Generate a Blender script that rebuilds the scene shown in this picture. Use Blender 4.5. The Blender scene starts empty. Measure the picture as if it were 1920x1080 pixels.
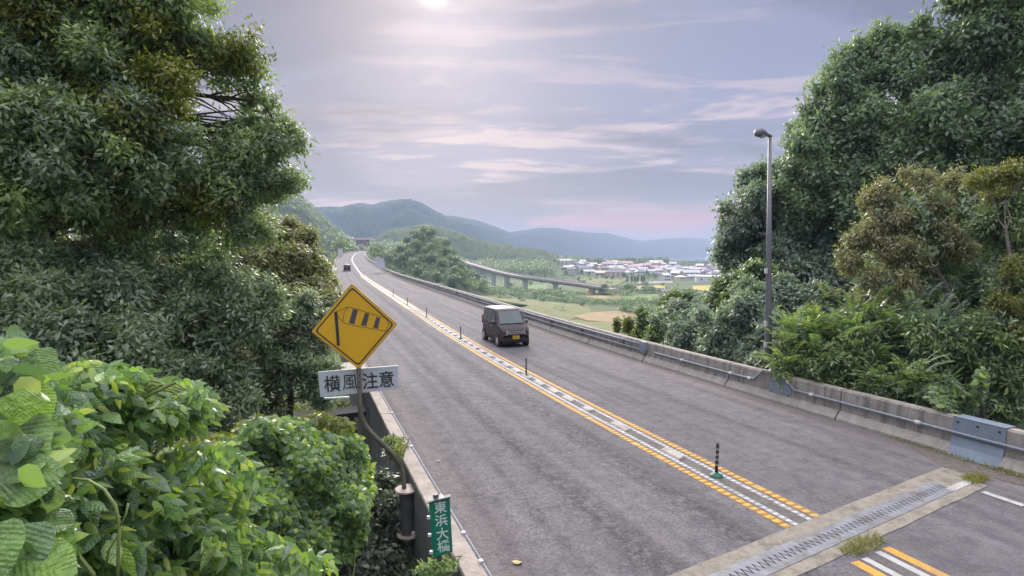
import bpy, math, random
import numpy as np
from mathutils import Vector, Matrix, noise as mnoise
R = random.Random(7); RS = np.random.RandomState(11)
sc = bpy.context.scene
COL = sc.collection
rad = math.radians

# ------------------------------------------------------------------ camera
FPX, PITCH, ROLL, HC = 1070.72, 0.061155, -0.00405, 4.198
cam_d = bpy.data.cameras.new('camera'); cam = bpy.data.objects.new('camera', cam_d); COL.objects.link(cam)
cam_d.sensor_width = 36; cam_d.lens = FPX / 1920 * 36; cam_d.clip_start = .1; cam_d.clip_end = 30000
cam.matrix_world = Matrix.Translation((0, 0, HC)) @ Matrix.Rotation(math.pi/2 - PITCH, 4, 'X') @ Matrix.Rotation(ROLL, 4, 'Z')
sc.camera = cam

# ------------------------------------------------------------------ exposure, world, sun
sc.view_settings.view_transform = 'Standard'; sc.view_settings.look = 'None'
sc.view_settings.gamma = 1; sc.view_settings.use_curve_mapping = False
sc.view_settings.exposure = 2.12
SUN_EL, SUN_AZ = rad(24.0), rad(-7.6)          # azimuth measured from +Y towards +X
SD = Vector((math.sin(SUN_AZ)*math.cos(SUN_EL), math.cos(SUN_AZ)*math.cos(SUN_EL), math.sin(SUN_EL)))
w = bpy.data.worlds.new("World"); sc.world = w; w.use_nodes = True
nt = w.node_tree; N = nt.nodes; L = nt.links; N.clear()

def node(nt, typ, **kw):
    n = nt.nodes.new(typ)
    for k, v in kw.items():
        if hasattr(n, k): setattr(n, k, v)
        else: n.inputs[k.replace('_', ' ')].default_value = v
    return n
def lnk(nt, a, b): nt.links.new(a, b)
def mathn(nt, op, a, b=None, c=None, clamp=False):
    n = nt.nodes.new('ShaderNodeMath'); n.operation = op; n.use_clamp = clamp
    for i, v in enumerate((a, b, c)):
        if v is None: continue
        if isinstance(v, (int, float)): n.inputs[i].default_value = v
        else: nt.links.new(v, n.inputs[i])
    return n.outputs[0]
def ramp(nt, fac, stops, interp='LINEAR'):
    n = nt.nodes.new('ShaderNodeValToRGB'); n.color_ramp.interpolation = interp
    el = n.color_ramp.elements
    while len(el) < len(stops): el.new(0.5)
    for e, (p, c) in zip(el, stops): e.position = p; e.color = (c[0], c[1], c[2], 1) if not isinstance(c, (int, float)) else (c, c, c, 1)
    if fac is not None: nt.links.new(fac, n.inputs[0])
    return n
def mix(nt, fac, a, b, typ='MIX'):
    n = nt.nodes.new('ShaderNodeMix'); n.data_type = 'RGBA'; n.blend_type = typ
    for i, v in ((0, fac), (6, a), (7, b)):
        if isinstance(v, (int, float)): n.inputs[i].default_value = v
        elif isinstance(v, tuple): n.inputs[i].default_value = (*v[:3], 1)
        else: nt.links.new(v, n.inputs[i])
    return n.outputs[2]

tc = node(nt, 'ShaderNodeTexCoord')
sky = node(nt, 'ShaderNodeTexSky'); sky.sky_type = 'NISHITA'; sky.sun_disc = False
sky.sun_elevation = SUN_EL; sky.sun_rotation = SUN_AZ; sky.air_density = 1.2; sky.dust_density = 2.0
nrm = node(nt, 'ShaderNodeVectorMath', operation='NORMALIZE'); lnk(nt, tc.outputs['Generated'], nrm.inputs[0])
sep = node(nt, 'ShaderNodeSeparateXYZ'); lnk(nt, nrm.outputs[0], sep.inputs[0])
zc = mathn(nt, 'MAXIMUM', sep.outputs[2], 0.0)
zz = mathn(nt, 'ADD', zc, 0.10)
cx = mathn(nt, 'DIVIDE', sep.outputs[0], zz); cy = mathn(nt, 'DIVIDE', sep.outputs[1], zz)
cmb = node(nt, 'ShaderNodeCombineXYZ'); lnk(nt, cx, cmb.inputs[0]); lnk(nt, cy, cmb.inputs[1])
def cloudnoise(scale, sx, sy, ox, detail, rough=.55, dist=0.0):
    m = node(nt, 'ShaderNodeMapping'); m.inputs['Scale'].default_value = (sx, sy, 1); m.inputs['Location'].default_value = (ox, ox*.7, 0)
    m.inputs['Rotation'].default_value = (0, 0, rad(8))
    lnk(nt, cmb.outputs[0], m.inputs[0])
    n = node(nt, 'ShaderNodeTexNoise'); n.inputs['Scale'].default_value = scale; n.inputs['Detail'].default_value = detail
    n.inputs['Roughness'].default_value = rough; n.inputs['Distortion'].default_value = dist
    lnk(nt, m.outputs[0], n.inputs[0]); return n.outputs[0]
n1 = cloudnoise(.9, .55, 1.0, 12.8, 7, .55, .3)
n2 = cloudnoise(2.4, .42, 1.15, 9.7, 9, .66, .9)
n3 = cloudnoise(.42, 1, 1, 21.3, 3)
# lavender grey overcast, unseen upper sky brightened to light the foliage, colours in radiance before the 0.1 strength
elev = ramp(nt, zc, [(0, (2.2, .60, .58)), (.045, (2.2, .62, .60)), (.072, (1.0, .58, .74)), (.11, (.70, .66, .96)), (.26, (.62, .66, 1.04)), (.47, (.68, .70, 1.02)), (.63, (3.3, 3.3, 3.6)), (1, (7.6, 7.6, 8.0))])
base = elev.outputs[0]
lightc = ramp(nt, n2, [(.495, 0.0), (.585, 1.0)])
band = ramp(nt, zc, [(0, .1), (.05, .35), (.10, 1.0), (.2, .9), (.28, .35), (1, .2)])
lf = mathn(nt, 'MULTIPLY', lightc.outputs[0], band.outputs[0]); lf = mathn(nt, 'MULTIPLY', lf, .7)
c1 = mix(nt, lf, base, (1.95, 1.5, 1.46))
darkc = ramp(nt, n1, [(.43, 1.0), (.55, 0.0)])
df = mathn(nt, 'MULTIPLY', mathn(nt, 'MULTIPLY', darkc.outputs[0], .9), ramp(nt, zc, [(.45, 1.0), (.62, 0.0)]).outputs[0])
c2 = mix(nt, df, c1, (.36, .38, .62))
big = ramp(nt, n3, [(.3, .92), (.7, 1.08)])
c3 = mix(nt, 1.0, c2, big.outputs[0], 'MULTIPLY')
below = ramp(nt, mathn(nt, 'ADD', sep.outputs[2], .5), [(.485, 1.0), (.5, 0.0)]).outputs[0]
c3 = mix(nt, below, c3, (.55, .55, .65))     # plain grey below the horizon
# glow of the sun through thin cloud
dt = node(nt, 'ShaderNodeVectorMath', operation='DOT_PRODUCT'); lnk(nt, nrm.outputs[0], dt.inputs[0]); dt.inputs[1].default_value = SD
ang = mathn(nt, 'ARCCOSINE', mathn(nt, 'MINIMUM', dt.outputs['Value'], 1.0))
g1 = mathn(nt, 'POWER', 2.718, mathn(nt, 'MULTIPLY', mathn(nt, 'POWER', mathn(nt, 'DIVIDE', ang, .016), 2), -1))
g2 = mathn(nt, 'POWER', 2.718, mathn(nt, 'MULTIPLY', mathn(nt, 'DIVIDE', ang, .06), -1))
g2 = mathn(nt, 'MULTIPLY', g2, mathn(nt, 'ADD', mathn(nt, 'MULTIPLY', n2, 1.6), .1))
glow = node(nt, 'ShaderNodeVectorMath', operation='SCALE'); glow.inputs[0].default_value = (1, .93, .88); lnk(nt, mathn(nt, 'MULTIPLY', g1, 5), glow.inputs['Scale'])
glow2 = node(nt, 'ShaderNodeVectorMath', operation='SCALE'); glow2.inputs[0].default_value = (1, .9, .92); lnk(nt, mathn(nt, 'MULTIPLY', g2, .95), glow2.inputs['Scale'])
ga = node(nt, 'ShaderNodeVectorMath', operation='ADD'); lnk(nt, glow.outputs[0], ga.inputs[0]); lnk(nt, glow2.outputs[0], ga.inputs[1])
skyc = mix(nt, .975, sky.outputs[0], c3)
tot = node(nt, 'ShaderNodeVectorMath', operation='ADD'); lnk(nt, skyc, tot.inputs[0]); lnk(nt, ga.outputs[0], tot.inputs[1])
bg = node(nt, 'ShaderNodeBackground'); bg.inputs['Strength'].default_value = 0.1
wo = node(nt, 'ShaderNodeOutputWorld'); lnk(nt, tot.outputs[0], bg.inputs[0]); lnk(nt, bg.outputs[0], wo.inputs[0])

sun_d = bpy.data.lights.new('sun', 'SUN'); sun_d.energy = 1.2; sun_d.angle = rad(26); sun_d.color = (1, .93, .86)
sun = bpy.data.objects.new('sun', sun_d); COL.objects.link(sun)
sun.rotation_euler = (-SD).to_track_quat('-Z', 'Y').to_euler()

# ------------------------------------------------------------------ helpers: pixel <-> world
def ray(px, py):
    cr, sr = math.cos(ROLL), math.sin(ROLL); a = px-960; b = py-540
    u = a*cr+b*sr; v = -a*sr+b*cr; c, s = math.cos(PITCH), math.sin(PITCH)
    return np.array([u/FPX, c-(v/FPX)*s, -s-(v/FPX)*c])
def U(px, py, D):
    r = ray(px, py); return Vector((r[0]*D/r[1], D, HC+r[2]*D/r[1]))
def G(px, py, z):
    r = ray(px, py); t = (z-HC)/r[2]; return Vector((r[0]*t, r[1]*t, z))

# ------------------------------------------------------------------ road axis
KN = np.array([-10, 15, 40, 70, 110, 160, 230, 320, 420, 560.])
KK = np.array([4.94e-3, 1.944e-3, 4.26e-4, 8.6e-5, 3.87e-4, -1.4e-5, 4.84e-4, 1.55e-4, 8.59e-4, -3.747e-3])
KG = np.array([-.00144, -.01207, .00478, -.00163, .00196, .02158, .01697, .02079, .01285, .01655])
S = np.arange(-12, 561, 1.0)
_k = np.interp(S, KN, KK); _g = np.interp(S, KN, KG); _i0 = 12
TH = np.cumsum(_k); TH = TH-TH[_i0]-.3901
RX = np.cumsum(np.sin(TH)); RX = RX-RX[_i0]+8.0317
RY = np.cumsum(np.cos(TH)); RY = RY-RY[_i0]
RZ = np.cumsum(_g); RZ = RZ-RZ[_i0]
WR, HB, ESL = 5.546, .779, .00617
def F(s, u, v=0.0):
    x = np.interp(s, S, RX); y = np.interp(s, S, RY); z = np.interp(s, S, RZ); t = np.interp(s, S, TH)
    return np.stack([x+u*np.cos(t), y-u*np.sin(t), z+v-ESL*u + 0*s], -1)
def FV(s, u, v=0.0): return Vector(F(float(s), u, v))
def heading(s): return float(np.interp(s, S, TH))
def sstep(x, a, b):
    t = np.clip((x-a)/(b-a), 0, 1); return t*t*(3-2*t)

# ------------------------------------------------------------------ helpers: objects
def tag(o, label=None, cat=None, group=None, kind=None):
    if label: o['label'] = label
    if cat: o['category'] = cat
    if group: o['group'] = group
    if kind: o['kind'] = kind
    return o
def empty(name, loc=(0, 0, 0), label=None, cat=None, group=None, rz=0.0):
    o = bpy.data.objects.new(name, None); COL.objects.link(o); o.location = loc; o.rotation_euler = (0, 0, rz)
    o.empty_display_size = .2
    return tag(o, label, cat, group)
def link(name, me, parent=None):
    o = bpy.data.objects.new(name, me); COL.objects.link(o)
    if parent is not None:
        o.parent = parent
    return o
def world_child(o, parent):
    """parent o (built in world coordinates) under an empty that has a location"""
    o.parent = parent; o.matrix_parent_inverse = Matrix.LocRotScale(parent.location, parent.rotation_euler, parent.scale).inverted()
    return o
def np_mesh(name, V, Fa, mat=None, rnd=None, smooth=False, extra=None):
    V = np.asarray(V, np.float32); Fa = np.asarray(Fa, np.int32); n = Fa.shape[1]
    me = bpy.data.meshes.new(name)
    me.vertices.add(len(V)); me.vertices.foreach_set('co', V.ravel())
    me.loops.add(Fa.size); me.loops.foreach_set('vertex_index', Fa.ravel())
    me.polygons.add(len(Fa)); me.polygons.foreach_set('loop_start', np.arange(0, Fa.size, n, dtype=np.int32))
    me.polygons.foreach_set('loop_total', np.full(len(Fa), n, np.int32))
    if smooth: me.polygons.foreach_set('use_smooth', np.ones(len(Fa), bool))
    me.update(calc_edges=True)
    if rnd is not None:
        a = me.attributes.new('rnd', 'FLOAT', 'FACE'); a.data.foreach_set('value', np.asarray(rnd, np.float32))
    if extra:
        for k, v in extra.items():
            a = me.attributes.new(k, 'FLOAT', 'POINT'); a.data.foreach_set('value', np.asarray(v, np.float32))
    if mat: me.materials.append(mat)
    return me

class MB:
    def __init__(s): s.v = []; s.f = []
    def add(s, vs, fs):
        o = len(s.v); s.v += [tuple(p) for p in vs]; s.f += [tuple(i+o for i in f) for f in fs]; return s
    def box(s, c, d, M=None):
        x, y, z = (k/2 for k in d)
        vs = [Vector((sx*x, sy*y, sz*z)) for sz in (-1, 1) for sy in (-1, 1) for sx in (-1, 1)]
        if M is not None: vs = [M @ p for p in vs]
        c = Vector(c); vs = [p+c for p in vs]
        return s.add(vs, [(0, 2, 3, 1), (4, 5, 7, 6), (0, 1, 5, 4), (2, 6, 7, 3), (0, 4, 6, 2), (1, 3, 7, 5)])
    def tube(s, pts, rr, n=8, caps=True):
        pts = [Vector(p) for p in pts]; m = len(pts)
        if isinstance(rr, (int, float)): rr = [rr]*m
        vs = []; ref = Vector((0, 0, 1)) if abs((pts[-1]-pts[0]).normalized().z) < .9 else Vector((1, 0, 0))
        for i, p in enumerate(pts):
            d = (pts[min(i+1, m-1)]-pts[max(i-1, 0)]).normalized()
            a = d.cross(ref)
            if a.length < 1e-4: a = d.orthogonal()
            a.normalize(); b = a.cross(d)
            for j in range(n):
                t = 2*math.pi*j/n; vs.append(p+a*math.cos(t)*rr[i]+b*math.sin(t)*rr[i])
        fs = [(i*n+j, i*n+(j+1) % n, (i+1)*n+(j+1) % n, (i+1)*n+j) for i in range(m-1) for j in range(n)]
        if caps: fs += [tuple(range(n))[::-1], tuple((m-1)*n+j for j in range(n))]
        return s.add(vs, fs)
    def prism(s, poly, d):
        """poly: list of 3-D points (planar), d: extrusion vector"""
        n = len(poly); d = Vector(d); vs = [Vector(p) for p in poly]+[Vector(p)+d for p in poly]
        return s.add(vs, [tuple(range(n))[::-1], tuple(range(n, 2*n))]+[(i, (i+1) % n, n+(i+1) % n, n+i) for i in range(n)])
    def mesh(s, name, mat, smooth=False):
        me = bpy.data.meshes.new(name); me.from_pydata(s.v, [], s.f); me.update()
        if mat: me.materials.append(mat)
        if smooth: me.shade_smooth()
        return me
    def build(s, name, mat, parent=None, smooth=False):
        return link(name, s.mesh(name, mat, smooth), parent)

def sweep_mesh(name, prof, s0, s1, ds, mat, closed=False, caps=False, attrs=False, smooth=False):
    n = max(2, int(round((s1-s0)/ds))+1); ss = np.linspace(s0, s1, n); m = len(prof)
    V = np.concatenate([F(ss, u, v)[:, None] for u, v in prof], 1).reshape(-1, 3)
    fs = []
    k = m if closed else m-1
    for i in range(n-1):
        for j in range(k):
            a = i*m+j; b = i*m+(j+1) % m; fs.append((a, b, b+m, a+m))
    me = bpy.data.meshes.new(name)
    if caps: fs += [tuple(range(m)), tuple((n-1)*m+j for j in range(m))[::-1]]
    me.from_pydata(V.tolist(), [], fs); me.update()
    if attrs:
        a = me.attributes.new('ru', 'FLOAT', 'POINT'); a.data.foreach_set('value', np.tile(np.array([p[0] for p in prof], np.float32), n))
        a = me.attributes.new('rs', 'FLOAT', 'POINT'); a.data.foreach_set('value', np.repeat(ss.astype(np.float32), m))
    me.materials.append(mat)
    if smooth: me.shade_smooth()
    return me

# ------------------------------------------------------------------ materials
def new_mat(name):
    m = bpy.data.materials.new(name); m.use_nodes = True; nt = m.node_tree; nt.nodes.clear()
    out = nt.nodes.new('ShaderNodeOutputMaterial'); p = nt.nodes.new('ShaderNodeBsdfPrincipled')
    nt.links.new(p.outputs[0], out.inputs[0]); return m, nt, p, out
def tex(nt, scale, detail=4, rough=.55, coord='Object', stretch=None, off=0):
    t = nt.nodes.new('ShaderNodeTexCoord'); n = nt.nodes.new('ShaderNodeTexNoise')
    n.inputs['Scale'].default_value = scale; n.inputs['Detail'].default_value = detail; n.inputs['Roughness'].default_value = rough
    mp = nt.nodes.new('ShaderNodeMapping'); mp.inputs['Location'].default_value = (off, off, off)
    if stretch: mp.inputs['Scale'].default_value = stretch
    nt.links.new(t.outputs[coord], mp.inputs[0]); nt.links.new(mp.outputs[0], n.inputs[0]); return n.outputs[0]
def bump(nt, p, h, strength=.3, dist=.01):
    b = nt.nodes.new('ShaderNodeBump'); b.inputs['Strength'].default_value = strength; b.inputs['Distance'].default_value = dist
    nt.links.new(h, b.inputs['Height']); nt.links.new(b.outputs[0], p.inputs['Normal'])
def simple(name, col, rough=.6, metal=0.0, var=.15, scale=6.0, bmp=.15, stain=None, stain_amt=.0, bd=.01, spec=None):
    m, nt, p, out = new_mat(name)
    n = tex(nt, scale, 5); c2 = tuple(c*(1-var) for c in col); c1 = tuple(min(1, c*(1+var)) for c in col)
    c = ramp(nt, n, [(.3, c2), (.7, c1)]).outputs[0]
    if stain:
        s = tex(nt, 2.2, 6, .7, off=5, stretch=(1, 1, .35)); sm = ramp(nt, s, [(.48, 0.0), (.68, stain_amt)]).outputs[0]
        c = mix(nt, sm, c, stain)
    nt.links.new(c, p.inputs['Base Color']); p.inputs['Roughness'].default_value = rough; p.inputs['Metallic'].default_value = metal
    if spec is not None: p.inputs['Specular IOR Level'].default_value = spec
    if bmp: bump(nt, p, tex(nt, scale*6, 4, off=3), bmp, bd)
    return m

# asphalt with wheel tracks, aggregate and worn patches
def asphalt_mat():
    m, nt, p, out = new_mat('asphalt')
    au = nt.nodes.new('ShaderNodeAttribute'); au.attribute_name = 'ru'
    as_ = nt.nodes.new('ShaderNodeAttribute'); as_.attribute_name = 'rs'
    fine = tex(nt, 42, 3, .7); mid = tex(nt, 3.2, 6, .68, off=2); big = tex(nt, .35, 4, .6, off=9)
    base = ramp(nt, big, [(.3, (.112, .104, .113)), (.7, (.140, .130, .140))]).outputs[0]
    f1 = ramp(nt, fine, [(.28, (.55, .55, .57)), (.5, (1, 1, 1)), (.74, (1.4, 1.38, 1.38))]).outputs[0]
    c = mix(nt, .85, base, f1, 'MULTIPLY')
    f2 = ramp(nt, mid, [(.3, (.72, .72, .75)), (.5, (1, 1, 1)), (.7, (1.2, 1.17, 1.15))]).outputs[0]
    c = mix(nt, 1.0, c, f2, 'MULTIPLY')
    # wheel tracks: darker rougher bands ~ 0.85 m each side of the lane centres
    uo = mathn(nt, 'ABSOLUTE', au.outputs['Fac']); uo = mathn(nt, 'ADD', uo, mathn(nt, 'MULTIPLY', mathn(nt, 'SUBTRACT', tex(nt, .8, 3, off=4), .5), .5))
    w1 = mathn(nt, 'ABSOLUTE', mathn(nt, 'SUBTRACT', mathn(nt, 'ABSOLUTE', mathn(nt, 'SUBTRACT', uo, 2.1)), .85))
    tr = ramp(nt, w1, [(.05, 1.0), (.45, 0.0)]).outputs[0]
    pits = ramp(nt, tex(nt, 7, 6, .8, off=7, stretch=(1, 1, 1)), [(.44, 1.0), (.55, 0.0)]).outputs[0]
    lf = ramp(nt, au.outputs['Fac'], [(0, 1.0), (.01, .45)]).outputs[0]     # left lane is rougher (u < 0)
    k = mathn(nt, 'MULTIPLY', mathn(nt, 'MULTIPLY', tr, pits), mathn(nt, 'MULTIPLY', lf, .75))
    c = mix(nt, k, c, (.055, .052, .06))
    # dusty pinkish margins next to the barriers
    dm = ramp(nt, mathn(nt, 'ADD', uo, mathn(nt, 'MULTIPLY', mid, .8)), [(4.6/8, 0.0), (5.9/8, .55)])
    sc_ = mathn(nt, 'DIVIDE', mathn(nt, 'ADD', uo, mathn(nt, 'MULTIPLY', mid, .8)), 8); nt.links.new(sc_, dm.inputs[0])
    c = mix(nt, dm.outputs[0], c, (.165, .142, .135))
    vo = nt.nodes.new('ShaderNodeTexVoronoi'); vo.feature = 'DISTANCE_TO_EDGE'; vo.inputs['Scale'].default_value = .9
    tcv = nt.nodes.new('ShaderNodeTexCoord'); ad = nt.nodes.new('ShaderNodeVectorMath'); ad.operation = 'ADD'; nt.links.new(tcv.outputs['Object'], ad.inputs[0])
    nz = nt.nodes.new('ShaderNodeTexNoise'); nz.inputs['Scale'].default_value = 3; nz.inputs['Detail'].default_value = 6; nt.links.new(tcv.outputs['Object'], nz.inputs[0]); nt.links.new(nz.outputs[1], ad.inputs[1]); nt.links.new(ad.outputs[0], vo.inputs[0])
    crk = mathn(nt, 'MULTIPLY', ramp(nt, vo.outputs[0], [(.0, 1.0), (.014, 0.0)]).outputs[0], ramp(nt, tex(nt, .5, 3, off=15), [(.5, 0.0), (.62, .7)]).outputs[0])
    c = mix(nt, crk, c, (.03, .03, .032))
    cv = nt.nodes.new('ShaderNodeCombineXYZ'); nt.links.new(mathn(nt, 'MULTIPLY', au.outputs['Fac'], 1.6), cv.inputs[0]); nt.links.new(mathn(nt, 'MULTIPLY', as_.outputs['Fac'], .045), cv.inputs[1])
    ns_ = nt.nodes.new('ShaderNodeTexNoise'); ns_.inputs['Scale'].default_value = 1.6; ns_.inputs['Detail'].default_value = 5; nt.links.new(cv.outputs[0], ns_.inputs[0])
    c = mix(nt, 1.0, c, ramp(nt, ns_.outputs[0], [(.32, .78), (.5, 1.0), (.68, 1.16)]).outputs[0], 'MULTIPLY')
    grain = ramp(nt, tex(nt, 15, 5, .8, off=6), [(.34, .62), (.5, 1.0), (.66, 1.3)]).outputs[0]
    c = mix(nt, mathn(nt, 'MULTIPLY', lf, .9), c, mix(nt, 1.0, c, grain, 'MULTIPLY'))
    p.inputs['Specular IOR Level'].default_value = .22
    nt.links.new(c, p.inputs['Base Color']); p.inputs['Roughness'].default_value = .9
    h = mathn(nt, 'ADD', fine, mathn(nt, 'MULTIPLY', k, -1.2))
    bump(nt, p, h, .55, .012)
    return m
M = {}
M['asphalt'] = asphalt_mat()
def concrete(name, col, stain=(.07, .065, .055), amt=.6, moss=None):
    m, nt, p, out = new_mat(name)
    n = tex(nt, 3, 6, .65); c = ramp(nt, n, [(.3, tuple(x*.8 for x in col)), (.7, tuple(x*1.12 for x in col))]).outputs[0]
    s = tex(nt, 5, 5, .7, off=5, stretch=(1, 1, .12)); s2 = tex(nt, 1.1, 4, .6, off=8)
    sm = mathn(nt, 'MULTIPLY', ramp(nt, s, [(.46, 0.0), (.62, 1.0)]).outputs[0], ramp(nt, s2, [(.35, .3), (.65, 1.0)]).outputs[0])
    c = mix(nt, mathn(nt, 'MULTIPLY', sm, amt), c, stain)
    sp = ramp(nt, tex(nt, 30, 3, .7, off=1), [(.3, .78), (.5, 1.0), (.8, 1.1)]).outputs[0]
    c = mix(nt, 1.0, c, sp, 'MULTIPLY')
    if moss: c = mix(nt, ramp(nt, tex(nt, 6, 5, .7, off=12), [(.52, 0.0), (.64, .8)]).outputs[0], c, moss)
    nt.links.new(c, p.inputs['Base Color']); p.inputs['Roughness'].default_value = .88
    bump(nt, p, tex(nt, 26, 5, .7, off=3), .4, .006); return m
M['conc'] = concrete('weathered_concrete', (.34, .315, .285), amt=.8)
M['conc_flare'] = concrete('pale_concrete', (.38, .345, .31), amt=.3)
M['conc_top'] = concrete('warm_concrete', (.36, .31, .275), amt=.35)
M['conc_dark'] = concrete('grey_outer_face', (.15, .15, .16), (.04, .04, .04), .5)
M['conc_joint'] = concrete('yellowish_concrete', (.24, .215, .18), amt=.7)
M['conc_far'] = simple('far_concrete', (.42, .40, .38), .9, bmp=0)
M['yellow_line'] = simple('worn_yellow_paint', (.52, .27, .035), .7, var=.2, scale=25, stain=(.2, .16, .12), stain_amt=.6, bmp=.3)
M['white_line'] = simple('worn_white_paint', (.40, .385, .39), .7, var=.12, scale=30, stain=(.16, .155, .15), stain_amt=.75, bmp=.3)
M['faint_line'] = simple('faded_line', (.20, .19, .195), .8, var=.25, scale=18, bmp=.2)
M['block'] = simple('dusty_divider_block', (.36, .33, .31), .8, var=.2, scale=12, stain=(.13, .12, .09), stain_amt=.75, bmp=.4)
M['groove'] = simple('dirty_median_groove', (.095, .09, .09), .9, var=.4, scale=14, stain=(.14, .13, .10), stain_amt=.6)
M['moss'] = simple('moss', (.09, .11, .03), .95, var=.4, scale=30, bmp=.6)
M['steel'] = simple('blue_grey_steel', (.20, .205, .235), .6, metal=.2, var=.25, scale=7, stain=(.13, .10, .08), stain_amt=.7)
M['plate'] = simple('galvanised_plate', (.25, .31, .38), .5, metal=.3, var=.12, scale=4, stain=(.3, .3, .3), stain_amt=.4)
M['pipe'] = simple('galvanised_pipe', (.26, .29, .34), .68, metal=.2, var=.15, scale=8, bmp=.05)
M['bright'] = simple('bright_fitting', (.55, .54, .56), .6, metal=.1, var=.08, bmp=0)
M['dark'] = simple('dark_gap', (.02, .02, .022), .9, bmp=0)
M['pole'] = simple('brown_grey_pole', (.13, .12, .095), .55, metal=.2, var=.25, scale=10, stain=(.22, .2, .16), stain_amt=.6)
M['drum'] = simple('dark_steel_drum', (.10, .10, .11), .6, metal=.2, var=.2, scale=5)
M['flange'] = simple('rusty_white_flange', (.45, .38, .34), .65, var=.2, scale=12, stain=(.22, .12, .08), stain_amt=.6)
M['lamp'] = simple('lamp_pole_grey', (.17, .17, .19), .5, metal=.3, var=.12, scale=3)
M['glass_lamp'] = simple('lamp_lens', (.45, .48, .5), .2, bmp=0)
M['sign_y'] = simple('sign_yellow', (.72, .40, .02), .42, var=.06, scale=3, bmp=.03)
M['sign_edge'] = simple('sign_rim', (.50, .32, .08), .5, var=.1, bmp=0)
M['sign_b'] = simple('sign_black', (.035, .035, .04), .5, var=.1, bmp=0)
M['sign_band'] = simple('windsock_band', (.075, .07, .09), .5, var=.1, bmp=0)
M['sign_w'] = simple('sign_white', (.50, .53, .58), .5, var=.06, scale=5, stain=(.4, .42, .42), stain_amt=.3, bmp=.03)
M['sign_g'] = simple('sign_green', (.005, .17, .105), .45, var=.08, scale=6, bmp=.03)
M['sign_letter'] = simple('sign_letter_pale', (.55, .66, .62), .5, var=.05, bmp=0)
M['bark'] = simple('bark', (.075, .062, .05), .9, var=.35, scale=9, bmp=.7, bd=.03)
M['bark_pale'] = simple('pale_bark', (.17, .15, .13), .9, var=.25, scale=9, bmp=.6, bd=.02)
M['stem'] = simple('green_stem', (.22, .27, .08), .6, var=.2, scale=20, bmp=.1)
M['black'] = simple('black_rubber', (.03, .03, .035), .7, var=.2, bmp=0)
M['post_w'] = simple('post_reflective', (.25, .25, .28), .4, var=.05, bmp=0)
M['post_g'] = simple('post_base_green', (.015, .13, .085), .5, var=.1, bmp=0)

def leaf_mat(name, cols, transl=.35, rough=.36, spec=.75, tcol=None, objrand=0.0, veins=False):
    m, nt, p, out = new_mat(name)
    at = nt.nodes.new('ShaderNodeAttribute'); at.attribute_name = 'rnd'
    fac = at.outputs['Fac']
    if objrand or veins:
        oi = nt.nodes.new('ShaderNodeObjectInfo')
        fac = oi.outputs['Random'] if veins else mathn(nt, 'ADD', mathn(nt, 'MULTIPLY', fac, 1-objrand), mathn(nt, 'MULTIPLY', oi.outputs['Random'], objrand))
    n = len(cols); c = ramp(nt, fac, [(i/(n-1), cc) for i, cc in enumerate(cols)]).outputs[0]
    if veins:
        t = nt.nodes.new('ShaderNodeTexCoord'); sp = nt.nodes.new('ShaderNodeSeparateXYZ'); nt.links.new(t.outputs['Object'], sp.inputs[0])
        ax = mathn(nt, 'ABSOLUTE', sp.outputs[0])
        q = mathn(nt, 'SINE', mathn(nt, 'MULTIPLY', mathn(nt, 'SUBTRACT', sp.outputs[1], mathn(nt, 'MULTIPLY', ax, .9)), 56))
        vv = ramp(nt, q, [(.86, 0.0), (1.0, .45)]).outputs[0]
        mr = ramp(nt, ax, [(.0, .6), (.025, 0.0)]).outputs[0]
        vv = mathn(nt, 'MAXIMUM', vv, mr)
        mot = ramp(nt, tex(nt, 5, 4, .6), [(.35, .82), (.65, 1.15)]).outputs[0]
        c = mix(nt, 1.0, c, mot, 'MULTIPLY')
        c0 = c; c = mix(nt, mathn(nt, 'MULTIPLY', vv, .35), c, (.22, .29, .13))
        brown = ramp(nt, tex(nt, 7, 5, .7, off=4), [(.68, 0.0), (.74, .7)]).outputs[0]
        c = mix(nt, brown, c, (.22, .13, .03))
        bump(nt, p, mathn(nt, 'ADD', mathn(nt, 'MULTIPLY', q, -.03), tex(nt, 3.5, 4)), .6, .08)
    nt.links.new(c, p.inputs['Base Color']); p.inputs['Roughness'].default_value = rough
    p.inputs['Specular IOR Level'].default_value = spec
    tr = nt.nodes.new('ShaderNodeBsdfTranslucent')
    tm = mix(nt, 1.0, c, (1.35, 1.5, .7) if tcol is None else tcol, 'MULTIPLY'); nt.links.new(tm, tr.inputs[0])
    mx = nt.nodes.new('ShaderNodeMixShader'); mx.inputs[0].default_value = transl
    nt.links.new(p.outputs[0], mx.inputs[1]); nt.links.new(tr.outputs[0], mx.inputs[2]); nt.links.new(mx.outputs[0], out.inputs[0])
    return m
M['lf_big'] = leaf_mat('leaf_dark_evergreen', [(0.133, 0.172, 0.125), (0.187, 0.236, 0.167), (0.231, 0.293, 0.182), (0.310, 0.382, 0.196), (0.426, 0.493, 0.197)], .42)
M['lf_yel'] = leaf_mat('leaf_yellow_green', [(0.089, 0.116, 0.037), (0.147, 0.174, 0.042), (0.219, 0.232, 0.034), (0.288, 0.288, 0.051)], .4)
M['lf_grey'] = leaf_mat('leaf_grey_green', [(0.129, 0.168, 0.125), (0.199, 0.245, 0.175), (0.267, 0.323, 0.224), (0.322, 0.385, 0.233)], .42)
M['lf_brown'] = leaf_mat('leaf_olive_brown', [(0.114, 0.128, 0.081), (0.192, 0.195, 0.107), (0.270, 0.263, 0.137), (0.348, 0.336, 0.169), (0.185, 0.238, 0.108)], .42)
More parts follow.
